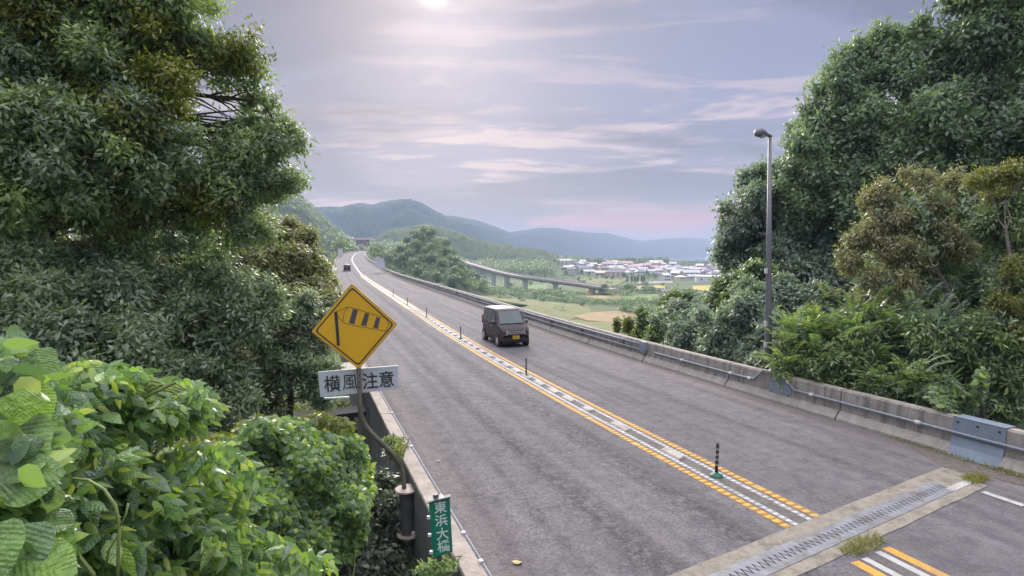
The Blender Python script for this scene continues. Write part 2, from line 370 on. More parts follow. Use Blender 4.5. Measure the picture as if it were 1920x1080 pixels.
M['lf_vine'] = leaf_mat('leaf_vine', [(0.094, 0.164, 0.090), (0.142, 0.237, 0.103), (0.207, 0.318, 0.106), (0.287, 0.433, 0.100), (0.467, 0.540, 0.089)], .38)
M['lf_right'] = leaf_mat('leaf_right_canopy', [(0.127, 0.172, 0.142), (0.175, 0.231, 0.179), (0.219, 0.288, 0.208), (0.287, 0.364, 0.237), (0.333, 0.418, 0.237)], .42)
M['lf_round'] = leaf_mat('leaf_bluish_green', [(0.155, 0.192, 0.183), (0.205, 0.254, 0.231), (0.258, 0.316, 0.271), (0.316, 0.386, 0.291)], .42)
M['lf_seed'] = leaf_mat('leaf_with_brown_seed', [(0.138, 0.157, 0.086), (0.211, 0.220, 0.116), (0.292, 0.267, 0.154), (0.339, 0.298, 0.186), (0.225, 0.254, 0.122)], .42)
M['lf_gold'] = leaf_mat('leaf_gold_blossom', [(0.117, 0.137, 0.036), (0.210, 0.212, 0.050), (0.262, 0.262, 0.067), (0.118, 0.151, 0.050)], .4)
M['lf_bush'] = leaf_mat('leaf_roadside_bush', [(0.092, 0.135, 0.105), (0.125, 0.182, 0.120), (0.179, 0.248, 0.122), (0.272, 0.341, 0.127), (0.365, 0.421, 0.156)], .35)
M['lf_far'] = leaf_mat('leaf_far', [(0.078, 0.130, 0.059), (0.114, 0.186, 0.072), (0.173, 0.251, 0.083), (0.230, 0.306, 0.102)], .25, objrand=.55)
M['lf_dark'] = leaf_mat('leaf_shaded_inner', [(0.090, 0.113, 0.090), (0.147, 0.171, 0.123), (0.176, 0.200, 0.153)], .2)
M['weed'] = leaf_mat('weed_dry_green', [(.14, .17, .04), (.25, .25, .07), (.33, .29, .10)], .35)
M['bl_round'] = leaf_mat('large_round_leaf', [(0.147, 0.240, 0.106), (0.189, 0.319, 0.089), (0.126, 0.207, 0.131), (0.264, 0.421, 0.049), (0.167, 0.238, 0.175)], .34, .38, .6, veins=True)
M['bl_long'] = leaf_mat('long_leaf', [(0.122, 0.229, 0.113), (0.184, 0.307, 0.126), (0.261, 0.435, 0.119), (0.214, 0.287, 0.222), (0.340, 0.496, 0.114)], .34, .36, .65, veins=True)
M['bl_vine'] = leaf_mat('vine_leaf', [(0.109, 0.186, 0.112), (0.155, 0.255, 0.120), (0.232, 0.331, 0.135), (0.385, 0.534, 0.099), (0.186, 0.238, 0.199)], .34, .36, .65, veins=True)

def ground_mat():
    m, nt, p, out = new_mat('ground')
    a = tex(nt, .02, 5, .6); b = tex(nt, .35, 6, .7, off=3); c_ = tex(nt, 5, 4, .7, off=8)
    c = ramp(nt, a, [(.3, (.05, .085, .03)), (.5, (.105, .14, .042)), (.7, (.07, .10, .035))]).outputs[0]
    c = mix(nt, 1.0, c, ramp(nt, b, [(.3, .6), (.7, 1.3)]).outputs[0], 'MULTIPLY')
    c = mix(nt, 1.0, c, ramp(nt, c_, [(.3, .7), (.7, 1.25)]).outputs[0], 'MULTIPLY')
    ge = nt.nodes.new('ShaderNodeNewGeometry'); sp = nt.nodes.new('ShaderNodeSeparateXYZ'); nt.links.new(ge.outputs['Position'], sp.inputs[0])
    zf = mathn(nt, 'MULTIPLY', mathn(nt, 'ADD', sp.outputs[2], 25), .2, clamp=True)
    c = mix(nt, zf, c, mix(nt, 1.0, (.055, .08, .035), ramp(nt, b, [(.3, .6), (.7, 1.4)]).outputs[0], 'MULTIPLY'))
    nt.links.new(c, p.inputs['Base Color']); p.inputs['Roughness'].default_value = .95
    bump(nt, p, b, .8, .6); return m
M['ground'] = ground_mat()
def hill_mat(name, c0, c1, sc1, sc2):
    m, nt, p, out = new_mat(name)
    a = tex(nt, sc1, 5, .65); b = tex(nt, sc2, 3, .6, off=4)
    c = ramp(nt, a, [(.3, c0), (.7, c1)]).outputs[0]; c = mix(nt, 1.0, c, ramp(nt, b, [(.3, .6), (.7, 1.4)]).outputs[0], 'MULTIPLY')
    nt.links.new(c, p.inputs['Base Color']); p.inputs['Roughness'].default_value = 1; p.inputs['Specular IOR Level'].default_value = .1; return m
M['hill'] = hill_mat('forest_far', (.018, .046, .048), (.034, .070, .056), .01, .08)
M['hill_near'] = hill_mat('forest_mid', (.055, .085, .04), (.11, .14, .055), .03, .2)
def field(name, c0, c1, st=(1, 1, 1)):
    m, nt, p, out = new_mat(name); a = tex(nt, .12, 5, .65, stretch=st); b = tex(nt, 1.5, 4, .7, off=2)
    c = ramp(nt, a, [(.35, c0), (.65, c1)]).outputs[0]; c = mix(nt, 1.0, c, ramp(nt, b, [(.3, .75), (.7, 1.2)]).outputs[0], 'MULTIPLY')
    nt.links.new(c, p.inputs['Base Color']); p.inputs['Roughness'].default_value = .95; bump(nt, p, b, .6, .3); return m
M['f_tan'] = field('dry_tan_field', (.27, .19, .10), (.34, .25, .13)); M['f_olive'] = field('olive_meadow', (.13, .15, .055), (.21, .21, .07))
M['f_green'] = field('bright_green_field', (.12, .19, .06), (.19, .26, .08)); M['f_gold'] = field('golden_rice', (.40, .31, .06), (.5, .4, .09), (.3, 2, 1))
M['f_grey'] = simple('grey_lane', (.3, .29, .28), .9, bmp=0)

print('materials ok')
# ------------------------------------------------------------------ foliage engine
def unit(a): return a/np.maximum(np.linalg.norm(a, axis=-1, keepdims=True), 1e-6)
def leaves_mesh(name, P, Dn, Nn, Ls, Ws, rnd, mat, fold=.18, droop=.12):
    """P base, Dn direction, Nn normal guide: folded pointed leaves, two triangles each"""
    n = len(P); Dn = unit(Dn); Sd = unit(np.cross(Dn, Nn)); Nr = np.cross(Sd, Dn)
    Ls = Ls[:, None]; Ws = Ws[:, None]
    m = P+Dn*Ls*.42
    V = np.stack([P, m+Sd*Ws*.5-Nr*Ws*fold, P+Dn*Ls-Nr*Ls*droop, m-Sd*Ws*.5-Nr*Ws*fold], 1).reshape(-1, 3)
    b = np.arange(n)*4
    Fa = np.stack([np.stack([b, b+1, b+2], 1), np.stack([b, b+2, b+3], 1)], 1).reshape(-1, 3)
    return np_mesh(name, V, Fa, mat, np.repeat(rnd, 2))
def leaves6(name, P, Dn, Nn, Ls, Ws, rnd, mat, fold=.14, droop=.2):
    """nearer leaves: rounded outline, folded on the midrib, curling down"""
    n = len(P); Dn = unit(Dn); Sd = unit(np.cross(Dn, Nn)); Nr = np.cross(Sd, Dn); Ls = Ls[:, None]; Ws = Ws[:, None]
    def q(t, w): return P+Dn*Ls*t+Sd*Ws*w-Nr*(Ws*abs(w)*fold*2+Ls*droop*t*t)
    V = np.stack([q(0, 0), q(.14, .36), q(.42, .5), q(.74, .27), q(1, 0), q(.74, -.27), q(.42, -.5), q(.14, -.36), q(.45, 0)], 1).reshape(-1, 3); b = np.arange(n)*9
    Fa = np.stack([np.stack([b+i for i in f], 1) for f in ((0, 1, 2, 8), (8, 2, 3, 4), (0, 8, 6, 7), (8, 4, 5, 6))], 1).reshape(-1, 4)
    return np_mesh(name, V, Fa, mat, np.repeat(rnd, 4), smooth=False)
def crown_points(blobs, nspr, rs, inner=.45, lump=.3):
    """sprig centres and outward directions for a union of ellipsoids; blobs: (cx,cy,cz,rx,ry,rz,density)"""
    B = np.array(blobs, float); wgt = (B[:, 3]*B[:, 5])*B[:, 6]; wgt /= wgt.sum()
    k = rs.choice(len(B), nspr, p=wgt); d = unit(rs.normal(size=(nspr, 3)))
    # lumpy surface: strength from a few random lobes per blob
    lob = unit(rs.normal(size=(len(B), 9, 3))); amp = rs.uniform(-.6, 1, size=(len(B), 9))
    dots = np.einsum('ij,ikj->ik', d, lob[k]); bumpv = (np.clip((dots-.55)/.45, 0, 1)*amp[k]).sum(1)
    r = (inner+(1-inner)*rs.uniform(0, 1, nspr)**.45)*(1+lump*bumpv)
    C = B[k, :3]+d*B[k, 3:6]*r[:, None]
    return C, d, k
def subdivide(blobs, rs, k=12):
    out = []
    for b in blobs:
        b = tuple(b)
        for _ in range(k):
            d = unit(rs.normal(size=3)); q = rs.uniform(.25, 1.12); f = rs.uniform(.2, .46)
            out.append((b[0]+d[0]*b[3]*q, b[1]+d[1]*b[4]*q, b[2]+d[2]*b[5]*q*.9, b[3]*f, b[4]*f, b[5]*f*.8, b[6]*rs.uniform(.6, 1.3)))
    return out
def crown(name, blobs, nleaf, Ll, Lw, mat, parent, seed, per=9, droop=.35, step=.5, lump=.3, inner=.45, spread=.8, stuff=None, sub=12):
    rs = np.random.RandomState(seed); ns = max(1, nleaf//per)
    if sub: blobs = subdivide(blobs, rs, sub)
    C, d, k = crown_points(blobs, ns, rs, inner, lump)
    ax = unit(d*.8+rs.normal(size=(ns, 3))*.45+np.array([0, 0, .15]))
    j = np.arange(per)[None, :, None]; n = ns*per
    P = (C[:, None]+ax[:, None]*(j-per/2)*Ll*step*.75+rs.normal(size=(ns, per, 3))*Ll*.42).reshape(-1, 3)
    axr = np.repeat(ax, per, 0)
    Dn = unit(axr*.55+rs.normal(size=(n, 3))*spread*.75+np.array([0, 0, -droop]))
    Nn = unit(np.repeat(d, per, 0)*.9+np.array([0, 0, .75])+rs.normal(size=(n, 3))*.4)
    Ls = Ll*rs.uniform(.7, 1.3, n); Ws = Lw*rs.uniform(.7, 1.25, n)
    blobr = rs.uniform(-.25, .25, len(blobs))[k]
    rnd = np.clip(np.repeat(rs.uniform(0, 1, ns)*.55+blobr, per)+rs.uniform(0, .45, n), 0, 1)
    me = leaves_mesh(name, P, Dn, Nn, Ls, Ws, rnd, mat)
    o = link(name, me)
    if parent is not None: world_child(o, parent)
    return o, C
def limbs(name, base, forks, targets, r0, mat, parent, seed, twigs=None, wob=.12, top=None):
    """trunk from base through fork points, a limb to every target, twigs to some sprig centres"""
    rr = random.Random(seed); mb = MB()
    pts = [Vector(base)]+[Vector(f) for f in forks]
    def wobble(a, b, n, amp):
        out = []
        for i in range(n+1):
            t = i/n; p = a.lerp(b, t); L = (b-a).length
            if 0 < i < n: p += Vector((rr.uniform(-1, 1), rr.uniform(-1, 1), rr.uniform(-.5, 1)))*amp*L*.5
            out.append(p)
        return out
    path = []
    for i in range(len(pts)-1): path += wobble(pts[i], pts[i+1], 4, wob*.5)[(1 if i else 0):]
    m = len(path); mb.tube(path, [r0*(1-.55*i/(m-1)) for i in range(m)], 10)
    for t in targets:
        t = Vector(t); a = min(path[m//3:], key=lambda q: (q-t).length+.6*max(0, q.z-t.z))
        ia = path.index(a); ra = r0*(1-.55*ia/(m-1))*.55
        b = wobble(a, t, 5, wob); mb.tube(b, [ra*(1-.8*i/5) for i in range(6)], 6)
        if twigs is not None and len(twigs):
            dd = sorted(range(len(twigs)), key=lambda i: (Vector(twigs[i])-t).length)[:14]
            for i in dd: mb.tube(wobble(b[rr.randint(2, 5)], Vector(twigs[i]), 3, .15), [ra*.28, ra*.2, ra*.13, ra*.06], 4)
    o = mb.build(name, mat)
    if parent is not None: world_child(o, parent)
    return o
def PB(px, py, rpx, D, k=1.0, fy=.8, fz=1.0, dens=1.0):
    c = U(px, py, D); r = rpx*D/FPX*k
    return (c.x, c.y, c.z, r, r*fy, r*fz, dens)

# ------------------------------------------------------------------ terrain
def tz(x, y):
    x = np.asarray(x, float); y = np.asarray(y, float)
    shp = x.shape; xf = x.ravel(); yf = y.ravel()
    d2 = np.full(len(xf), 1e18); idx = np.zeros(len(xf), int)
    for i in range(0, len(S), 4):
        q = (xf-RX[i])**2+(yf-RY[i])**2; m = q < d2; d2[m] = q[m]; idx[m] = i
    t = TH[idx]; u = (xf-RX[idx])*np.cos(t)-(yf-RY[idx])*np.sin(t)
    s = S[idx]+(xf-RX[idx])*np.sin(t)+(yf-RY[idx])*np.cos(t); rz = RZ[idx]; dist = np.sqrt(d2)
    dist = np.abs(u)+np.maximum(0, np.maximum(-12-s, s-558))*1.0
    # valley floor and slope to the town
    slope = .065-.03*sstep(xf, 60, 160)
    z = -28+np.clip(yf-680, 0, 330)*slope
    z = np.where(yf > 1090, z-(yf-1090)*.08, z); z = np.maximum(z, -42)
    z = z+.08*np.sin(xf*.05)*np.sin(yf*.043)*sstep(yf, 120, 260)
    # near end: embankment round the abutment
    near = np.hypot(xf-3, yf*.9)
    right = (u > 0)
    ez = np.where(right, -.45-.10*np.maximum(0, s-12)-.02*np.maximum(0, np.abs(u)-8), -.9-.16*np.maximum(0, np.abs(u)-6)-.22*np.maximum(0, s-9))
    ez = np.where((~right) & (s < 8) & (u < -6), -.7+np.clip((-u-6)*.22, 0, 1.6)*sstep(-s, -8, -1), ez)
    kn = sstep(near, 130, 28)
    z = z*(1-kn)+ez*kn
    z = np.where(s < 8.4, np.where(np.abs(u) < 7.2, np.minimum(z, rz-.25), z), z)
    z = np.where((np.abs(u) < 7.2) & (s < 8.0) & (s > -12), rz-.25, z)
    # beneath the bridge keep the ground well under the deck
    m = (s > 8.8) & (np.abs(u) < 7.5) & (s < 260); z = np.where(m, np.minimum(z, rz-2.6), z)
    # hills
    z = z+44*np.exp(-(((xf+62)/30)**2+((yf-410)/62)**2))
    z = z+16*np.exp(-(((xf+40)/22)**2+((yf-330)/50)**2))
    lh = sstep(-xf, 118+.16*(yf-400), 240+.16*(yf-400))*sstep(yf, 290, 400)
    z = z+84*lh*(1-.6*sstep(yf, 640, 800))
    z = z+30*sstep(-xf, 60, 140)*sstep(yf, 540, 640)*(1-sstep(yf, 900, 1100))
    # road fill beyond the bridge
    kr = sstep(s, 255, 330)*sstep(-dist, -26, -8)
    z = z*(1-kr)+(rz-.5)*kr
    z = np.where((s > 300) & (dist < 9), np.minimum(z, rz-.3), z)
    return z.reshape(shp)
def ax_nonuni(lo, hi, near, n):
    t = np.linspace(-1, 1, n); k = 5.2
    a = np.sinh(t*k)/math.sinh(k); return np.where(a < 0, -a*lo, a*hi)
gx = ax_nonuni(-9000, 9000, 1, 321); gy = np.concatenate([-np.geomspace(9000, 12, 40), np.linspace(-10, 60, 71), np.linspace(61.5, 160, 66), np.linspace(164, 1150, 220), np.geomspace(1160, 10500, 40)])
GX, GY = np.meshgrid(gx, gy); GZ = tz(GX, GY)
nx, ny = len(gx), len(gy)
ii, jj = np.meshgrid(np.arange(nx-1), np.arange(ny-1)); a0 = (jj*nx+ii).ravel()
Fg = np.stack([a0, a0+1, a0+1+nx, a0+nx], 1)
g = link('ground', np_mesh('ground', np.stack([GX, GY, GZ], -1).reshape(-1, 3), Fg, M['ground'], smooth=True)); tag(g, kind='structure')
def hit(px, py, lo=60, hi=1400):
    r = ray(px, py); D = np.linspace(lo, hi, 900); X = r[0]/r[1]*D; Z = HC+r[2]/r[1]*D
    T = tz(X, D); k = np.argmax(Z < T)
    if Z[k] >= T[k]: k = -1
    return Vector((X[k], D[k], T[k]))

# sea
wm, wnt, wp, wo_ = new_mat('sea'); wp.inputs['Base Color'].default_value = (.08, .10, .13, 1); wp.inputs['Roughness'].default_value = .18
bump(wnt, wp, tex(wnt, .05, 5), .15, .6)
sea = MB(); sea.add([(-3000, 1300, -33.5), (9000, 1300, -33.5), (9000, 10400, -33.5), (-3000, 10400, -33.5)], [(0, 1, 2, 3)]); tag(sea.build('sea', wm), kind='structure')

# far ridges
def ridge(name, prof, Dfun, depth, zb, rough, step, mat, seed, rows=26, jag=1.0):
    rs = np.random.RandomState(seed); px0, px1 = prof[0][0], prof[-1][0]
    pxs = np.arange(px0, px1+.01, step); py = np.interp(pxs, [p[0] for p in prof], [p[1] for p in prof])
    t = np.linspace(0, 1, rows); V = []
    for i, (a, b) in enumerate(zip(pxs, py)):
        D = Dfun(a); top = U(a, b, D); base = zb
        rid = .5+.5*mnoise.noise(Vector((a*.018, seed, 0)))
        for j, tt in enumerate(t):
            f = tt/.72
            if tt <= .72: h = base+(top.z-base)*(math.sin(f*math.pi/2)**(1.25-.5*rid))
            else: h = base+(top.z-base)*(1-((tt-.72)/.28)**2)
            y = D-depth*(.72-tt)*(1 if tt <= .72 else 1.4)
            x = top.x*y/D
            nz = mnoise.fractal(Vector((x*.006*1000/D, y*.006*1000/D, seed)), .8, 2.2, 4)*(top.z-base)*.10*math.sin(min(1, tt/.72)*math.pi)
            V.append((x, y, h+nz+rs.uniform(-1, 1)*rough*(jag if abs(tt-.72) < .05 else .8)))
    n = len(pxs); m = rows; I, J = np.meshgrid(np.arange(n-1), np.arange(m-1), indexing='ij'); a = (I*m+J).ravel()
    o = link(name, np_mesh(name, V, np.stack([a, a+m, a+m+1, a+1], 1), mat)); return tag(o, kind='structure')
main = [(380, 330), (480, 345), (540, 369), (560, 378), (590, 391), (640, 391), (660, 387), (675, 385), (700, 388), (712, 384), (745, 378), (770, 376), (790, 382), (820, 398), (835, 405), (860, 407), (900, 415), (930, 426), (955, 436), (985, 432), (1010, 428), (1045, 428), (1075, 434), (1110, 437), (1140, 438), (1170, 446), (1200, 452), (1240, 449), (1275, 446), (1310, 447), (1345, 450), (1420, 452), (1520, 447), (1700, 455), (1900, 460)]
ridge('far_hills', main, lambda a: 1900+max(0, a-820)*7, 900, -36, 4.0, 2.2, M['hill'], 3, rows=70)
ridge('wooded_hill', [(640, 500), (690, 455), (730, 430), (800, 422), (850, 432), (880, 444), (905, 452), (935, 457), (985, 466), (1020, 470), (1045, 480), (1062, 488), (1085, 500)], lambda a: 1080, 330, -30, 2.8, 2.4, M['hill_near'], 5, rows=60)

# ------------------------------------------------------------------ haze
hz = MB(); hz.box((0, 700, 89), (19500, 19900, 264))
hm = bpy.data.materials.new('haze'); hm.use_nodes = True; hm.node_tree.nodes.clear()
ho = hm.node_tree.nodes.new('ShaderNodeOutputMaterial'); pv = hm.node_tree.nodes.new('ShaderNodeVolumePrincipled')
pv.inputs['Color'].default_value = (.60, .74, 1, 1); pv.inputs['Density'].default_value = .00031; pv.inputs['Anisotropy'].default_value = 0
hm.node_tree.links.new(pv.outputs[0], ho.inputs['Volume'])
tag(hz.build('haze', hm), kind='stuff')

# ------------------------------------------------------------------ road
road = link('road', sweep_mesh('road', [(-WR+.02, 0)]+[(u, 0) for u in np.linspace(-5, 5, 21)]+[(WR-.0, 0)], -11, 545, 1.0, M['asphalt'], attrs=True)); tag(road, kind='structure')
print('terrain ok')
# bridge deck under the road and piers
br = empty('road_bridge', FV(20, 0, -1), 'long concrete road bridge carrying the two lane road across the valley', 'bridge')
world_child(link('deck', sweep_mesh('deck', [(-5.8, -.16), (5.8, -.16), (5.8, -.55), (3.4, -.7), (3.2, -2.2), (-3.2, -2.2), (-3.4, -.7), (-5.8, -.55)], 9.2, 262, 3, M['conc_far'], closed=True, caps=True)), br)
for s in range(36, 260, 38):
    p = FV(s, 0); h = heading(s); gz = float(tz(np.array([p.x]), np.array([p.y]))[0]); top = p.z-2.2
    mb = MB(); mb.box((p.x, p.y, (top+gz-1)/2), (5, 2, top-gz+1), Matrix.Rotation(-h, 3, 'Z')); world_child(mb.build('pier', M['conc_far']), br)
# abutment block
ab = MB()
P0, P1 = FV(7.2, 0), FV(9.0, 0); hh = heading(8)
ab.box(((P0+P1)/2+Vector((0, 0, -2.35))), (11.4, 1.9, 4.2), Matrix.Rotation(-hh, 3, 'Z')); world_child(ab.build('abutment', M['conc']), br)

# right barrier, built in panels with a recessed joint every ~4.6 m
rb = empty('concrete_barrier', FV(6, 5.7), 'weathered concrete barrier with pale flared foot along the right edge of the road', 'barrier')
PR = [(WR-.02, -.05), (WR-.02, .05), (WR+.10, .22), (WR+.13, .24), (WR+.17, HB-.03), (WR+.20, HB), (WR+.40, HB), (WR+.43, HB-.03), (WR+.43, -.6)]
joints = [-11, -6.4, -1.8, 2.8, 6.2, 9.85, 10.72, 13.55, 17.75, 22.7]
while joints[-1] < 150: joints.append(joints[-1]+5.0)
for a, b in zip(joints[:-1], joints[1:]):
    if abs(a-9.85) < .01: continue
    world_child(link('panel', sweep_mesh('panel', PR, a+.018, b-.018, 1.0, M['conc'], closed=True, caps=True)), rb)
world_child(link('far_panel', sweep_mesh('far_panel', PR, joints[-1]+.02, 545, 4, M['conc'], closed=True, caps=True)), rb)
for a, b in zip(joints[:-1], joints[1:]):          # pale flared foot and warm coping, proud of the panel by 3 mm
    if abs(a-9.85) < .01: continue
    world_child(link('foot', sweep_mesh('foot', [(WR-.03, -.03), (WR-.024, .052), (WR+.096, .226), (WR+.10, .2), (WR+.02, -.03)], a+.03, b-.03, 1.0, M['conc_flare'], closed=True, caps=True)), rb)
    world_child(link('coping', sweep_mesh('coping', [(WR+.195, HB+.004), (WR+.30, HB+.006), (WR+.41, HB+.004), (WR+.41, HB-.02), (WR+.195, HB-.02)], a+.025, b-.025, 1.0, M['conc_top'], closed=True, caps=True)), rb)
world_child(link('far_foot', sweep_mesh('far_foot', [(WR-.03, -.03), (WR-.024, .052), (WR+.096, .226), (WR+.10, .2), (WR+.02, -.03)], joints[-1], 545, 4, M['conc_flare'], closed=True, caps=True)), rb)
world_child(link('far_coping', sweep_mesh('far_coping', [(WR+.195, HB+.004), (WR+.41, HB+.004), (WR+.41, HB-.02), (WR+.195, HB-.02)], joints[-1], 545, 4, M['conc_far'], closed=True, caps=True)), rb)
# steel cover at the joint
pc = MB()
for z0, z1, du in ((.40, HB+.02, .02), (.0, .385, 0.0)):
    prof = [(WR+.14-du-(.0 if z0 > .2 else .0), z0), (WR+.15-du, z1)] if z0 > .2 else [(WR-.06, -.03), (WR+.06, .20), (WR+.12, .385)]
    n = len(prof); A = [FV(9.80, u, v) for u, v in prof]; B = [FV(10.78, u, v) for u, v in prof]
    off = FV(10, 1)-FV(10, 0); off = off.normalized()*.012
    for i in range(n-1): pc.prism([A[i], A[i+1], B[i+1], B[i]], off)
pc.prism([FV(9.80, WR+.12, HB+.022), FV(10.78, WR+.12, HB+.022), FV(10.78, WR+.46, HB+.022), FV(9.80, WR+.46, HB+.022)], (0, 0, .008))
o = pc.build('steel_cover', M['plate']); tag(o, 'blue grey steel cover plate over the gap in the right concrete barrier', 'cover plate')
bl = MB()
for s in (9.9, 10.3, 10.68):
    for v in (.48, .70): bl.box(FV(s, WR+.115, v), (.03, .03, .03))
world_child(bl.build('bolt', M['dark']), o)['kind'] = 'stuff'
# conduit pipe along the wall, jog over a box plate, fittings
cp = empty('conduit_pipe', FV(10, WR), 'thin galvanised conduit pipe along the face of the right barrier, kinked over a plate', 'pipe')
def wallu(v): return WR+.13+.04*(v-.24)/(HB-.27)
pts = []
for s in np.arange(-6, 14.95, .5): pts.append(FV(s, WR+.085, .47))
pts += [FV(15.0, WR+.085, .47), FV(15.45, WR+.10, .80), FV(15.75, WR+.12, .83), FV(16.2, WR+.12, .83), FV(16.55, WR+.085, .50)]
for s in np.arange(17, 22.4, .5): pts.append(FV(s, WR+.085, .47))
mb = MB(); mb.tube(pts, .032, 8); world_child(mb.build('tube', M['pipe'], smooth=True), cp)
for s in (6.2, 8.9, 11.5, 14.4, 16.75, 17.6, 20.2):
    mb = MB(); a = FV(s-.06, WR+.085, .47); b = FV(s+.06, WR+.085, .47); mb.tube([a, b], .05, 8); mb.box(FV(s, WR+.13, .47), (.08, .04, .06), Matrix.Rotation(-heading(s), 3, 'Z'))
    world_child(mb.build('coupling', M['bright']), cp)
# box plates on wall
def wall_plate(s0, s1, v0, v1, th, label, cat='wall plate', mat='plate'):
    mb = MB(); A = [FV(s0, wallu(v0)-th, v0), FV(s0, wallu(v1)-th, v1), FV(s1, wallu(v1)-th, v1), FV(s1, wallu(v0)-th, v0)]
    off = (FV(s0, 1)-FV(s0, 0)).normalized()*(th-.002); mb.prism(A, off); o = mb.build('wall_plate', M[mat])
    b = MB()
    for s in (s0+.08, s1-.08):
        for v in (v0+.06, v1-.06): b.box(FV(s, wallu(v)-th-.004, v), (.03, .03, .03))
    world_child(b.build('bolt', M['dark']), o)['kind'] = 'stuff'; return tag(o, label, cat)
wall_plate(15.15, 15.95, .20, .62, .02, 'small blue grey plate on the right barrier under the kink in the conduit')
jb = MB(); jb.box(FV(22.75, WR+.06, .62), (.16, .35, .36), Matrix.Rotation(-heading(22.7), 3, 'Z')); jb.box(FV(22.75, WR+.06, .40), (.13, .25, .10), Matrix.Rotation(-heading(22.7), 3, 'Z'))
o = jb.build('junction_box', M['pipe']); tag(o, 'metal junction box on the right barrier where the twin rails begin', 'junction box')
mb = MB(); mb.box(FV(22.75, WR-.028, .62), (.012, .2, .2), Matrix.Rotation(-heading(22.7), 3, 'Z')); world_child(mb.build('lid', M['plate']), o)
o = MB(); o.box(FV(67, WR+.06, .55), (.16, .5, .55), Matrix.Rotation(-heading(67), 3, 'Z')); o = o.build('junction_box', M['pipe']); tag(o, 'distant metal junction box on the right barrier beyond the maroon van', 'junction box')
# twin rails beyond the box
tr = empty('twin_rail', FV(23, WR), 'pair of grey metal rails bolted to the far part of the right barrier', 'rail')
for v, r in ((.68, .040), (.44, .036)):
    mb = MB(); ss = list(np.arange(22.9, 120, 2.0)); mb.tube([FV(s, WR+.06, v) for s in ss], r, 8); world_child(mb.build('rail', M['pipe'], smooth=True), tr)
s = 24.5
while s < 118:
    mb = MB(); mb.box(FV(s, WR+.11, .56), (.08, .07, .34), Matrix.Rotation(-heading(s), 3, 'Z')); world_child(mb.build('bracket', M['steel']), tr); s += 4.1

# left barrier
lb = empty('concrete_barrier', FV(8, -5.7), 'pale topped concrete barrier along the left edge, beside the wind sign', 'barrier')
PL = [(-WR+.02, -.05), (-WR+.02, .05), (-WR-.06, .2), (-WR-.02, HB-.02), (-WR-.02, HB), (-WR-.25, HB), (-WR-.26, HB-.02), (-WR-.26, -1.55), (-WR-.10, -1.6), (-WR-.10, -.25)]
jl = [-11, -4, 2, 8.35]
while jl[-1] < 150: jl.append(jl[-1]+7.0)
for a, b in zip(jl[:-1], jl[1:]): world_child(link('panel', sweep_mesh('panel', PL, a+.015, b-.015, 1.0, M['conc'], closed=True, caps=True)), lb)
world_child(link('far_panel', sweep_mesh('far_panel', PL, jl[-1]+.02, 545, 4, M['conc'], closed=True, caps=True)), lb)
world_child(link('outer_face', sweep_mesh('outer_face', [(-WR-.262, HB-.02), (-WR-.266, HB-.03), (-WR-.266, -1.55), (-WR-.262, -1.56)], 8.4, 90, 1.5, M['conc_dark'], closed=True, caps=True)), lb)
for a, b in zip(jl[:-1], jl[1:]): world_child(link('coping', sweep_mesh('coping', [(-WR-.025, HB+.004), (-WR-.245, HB+.004), (-WR-.245, HB-.01), (-WR-.025, HB-.01)], a+.02, b-.02, 1.0, M['conc_top'], closed=True, caps=True)), lb)
# side platform of the left barrier
sp_ = MB()
for (s0, s1, u0, u1, v0, v1) in ((19.3, 22.2, -7.1, -5.83, .45, .76), (19.3, 19.6, -7.1, -6.8, -3.2, .44)):
    sp_.prism([FV(s0, u0, v0), FV(s1, u0, v0), FV(s1, u1, v0), FV(s0, u1, v0)], (0, 0, v1-v0))
o = sp_.build('side_platform', M['conc_flare']); tag(o, 'pale concrete platform jutting out from the left barrier behind the white sign', 'platform')
cb = MB(); cb.prism([FV(17.6, -7.9, .10), FV(18.3, -7.9, .10), FV(18.3, -5.9, .16), FV(17.6, -5.9, .16)], (0, 0, .12)); tag(cb.build('cable_tray', M['dark']), 'dark flat tray reaching out from the left barrier just under the white sign', 'tray')
# slim pipe on the inner edge of the left barrier
lp = empty('conduit_pipe', FV(9, -WR), 'bright thin pipe along the inner top edge of the left barrier', 'pipe')
mb = MB(); mb.tube([FV(s, -WR+.005, HB+.012) for s in np.arange(3, 24, .5)], .011, 6); world_child(mb.build('tube', M['pipe'], smooth=True), lp)
for s in (8.75, 9.45, 10.6, 12.9, 15.3, 17.6):
    mb = MB(); mb.box(FV(s, -WR-.01, HB+.02), (.045, .05, .03), Matrix.Rotation(-heading(s), 3, 'Z')); world_child(mb.build('coupling', M['bright']), lp)
lr = empty('guard_rail', FV(24, -WR), 'grey pipe guard rail on top of the left barrier behind the yellow sign', 'rail')
for k in range(12):
    s = 24.5+k*4; mb = MB(); p = FV(s, -WR-.12, HB); mb.tube([p, p+Vector((0, 0, .35))], .035, 6); mb.box(p+Vector((0, 0, .02)), (.14, .14, .03)); world_child(mb.build('post', M['pipe']), lr)
mb = MB(); mb.tube([FV(s, -WR-.12, HB+.36) for s in np.arange(24, 70, 2)], .035, 8); world_child(mb.build('rail', M['pipe'], smooth=True), lr)

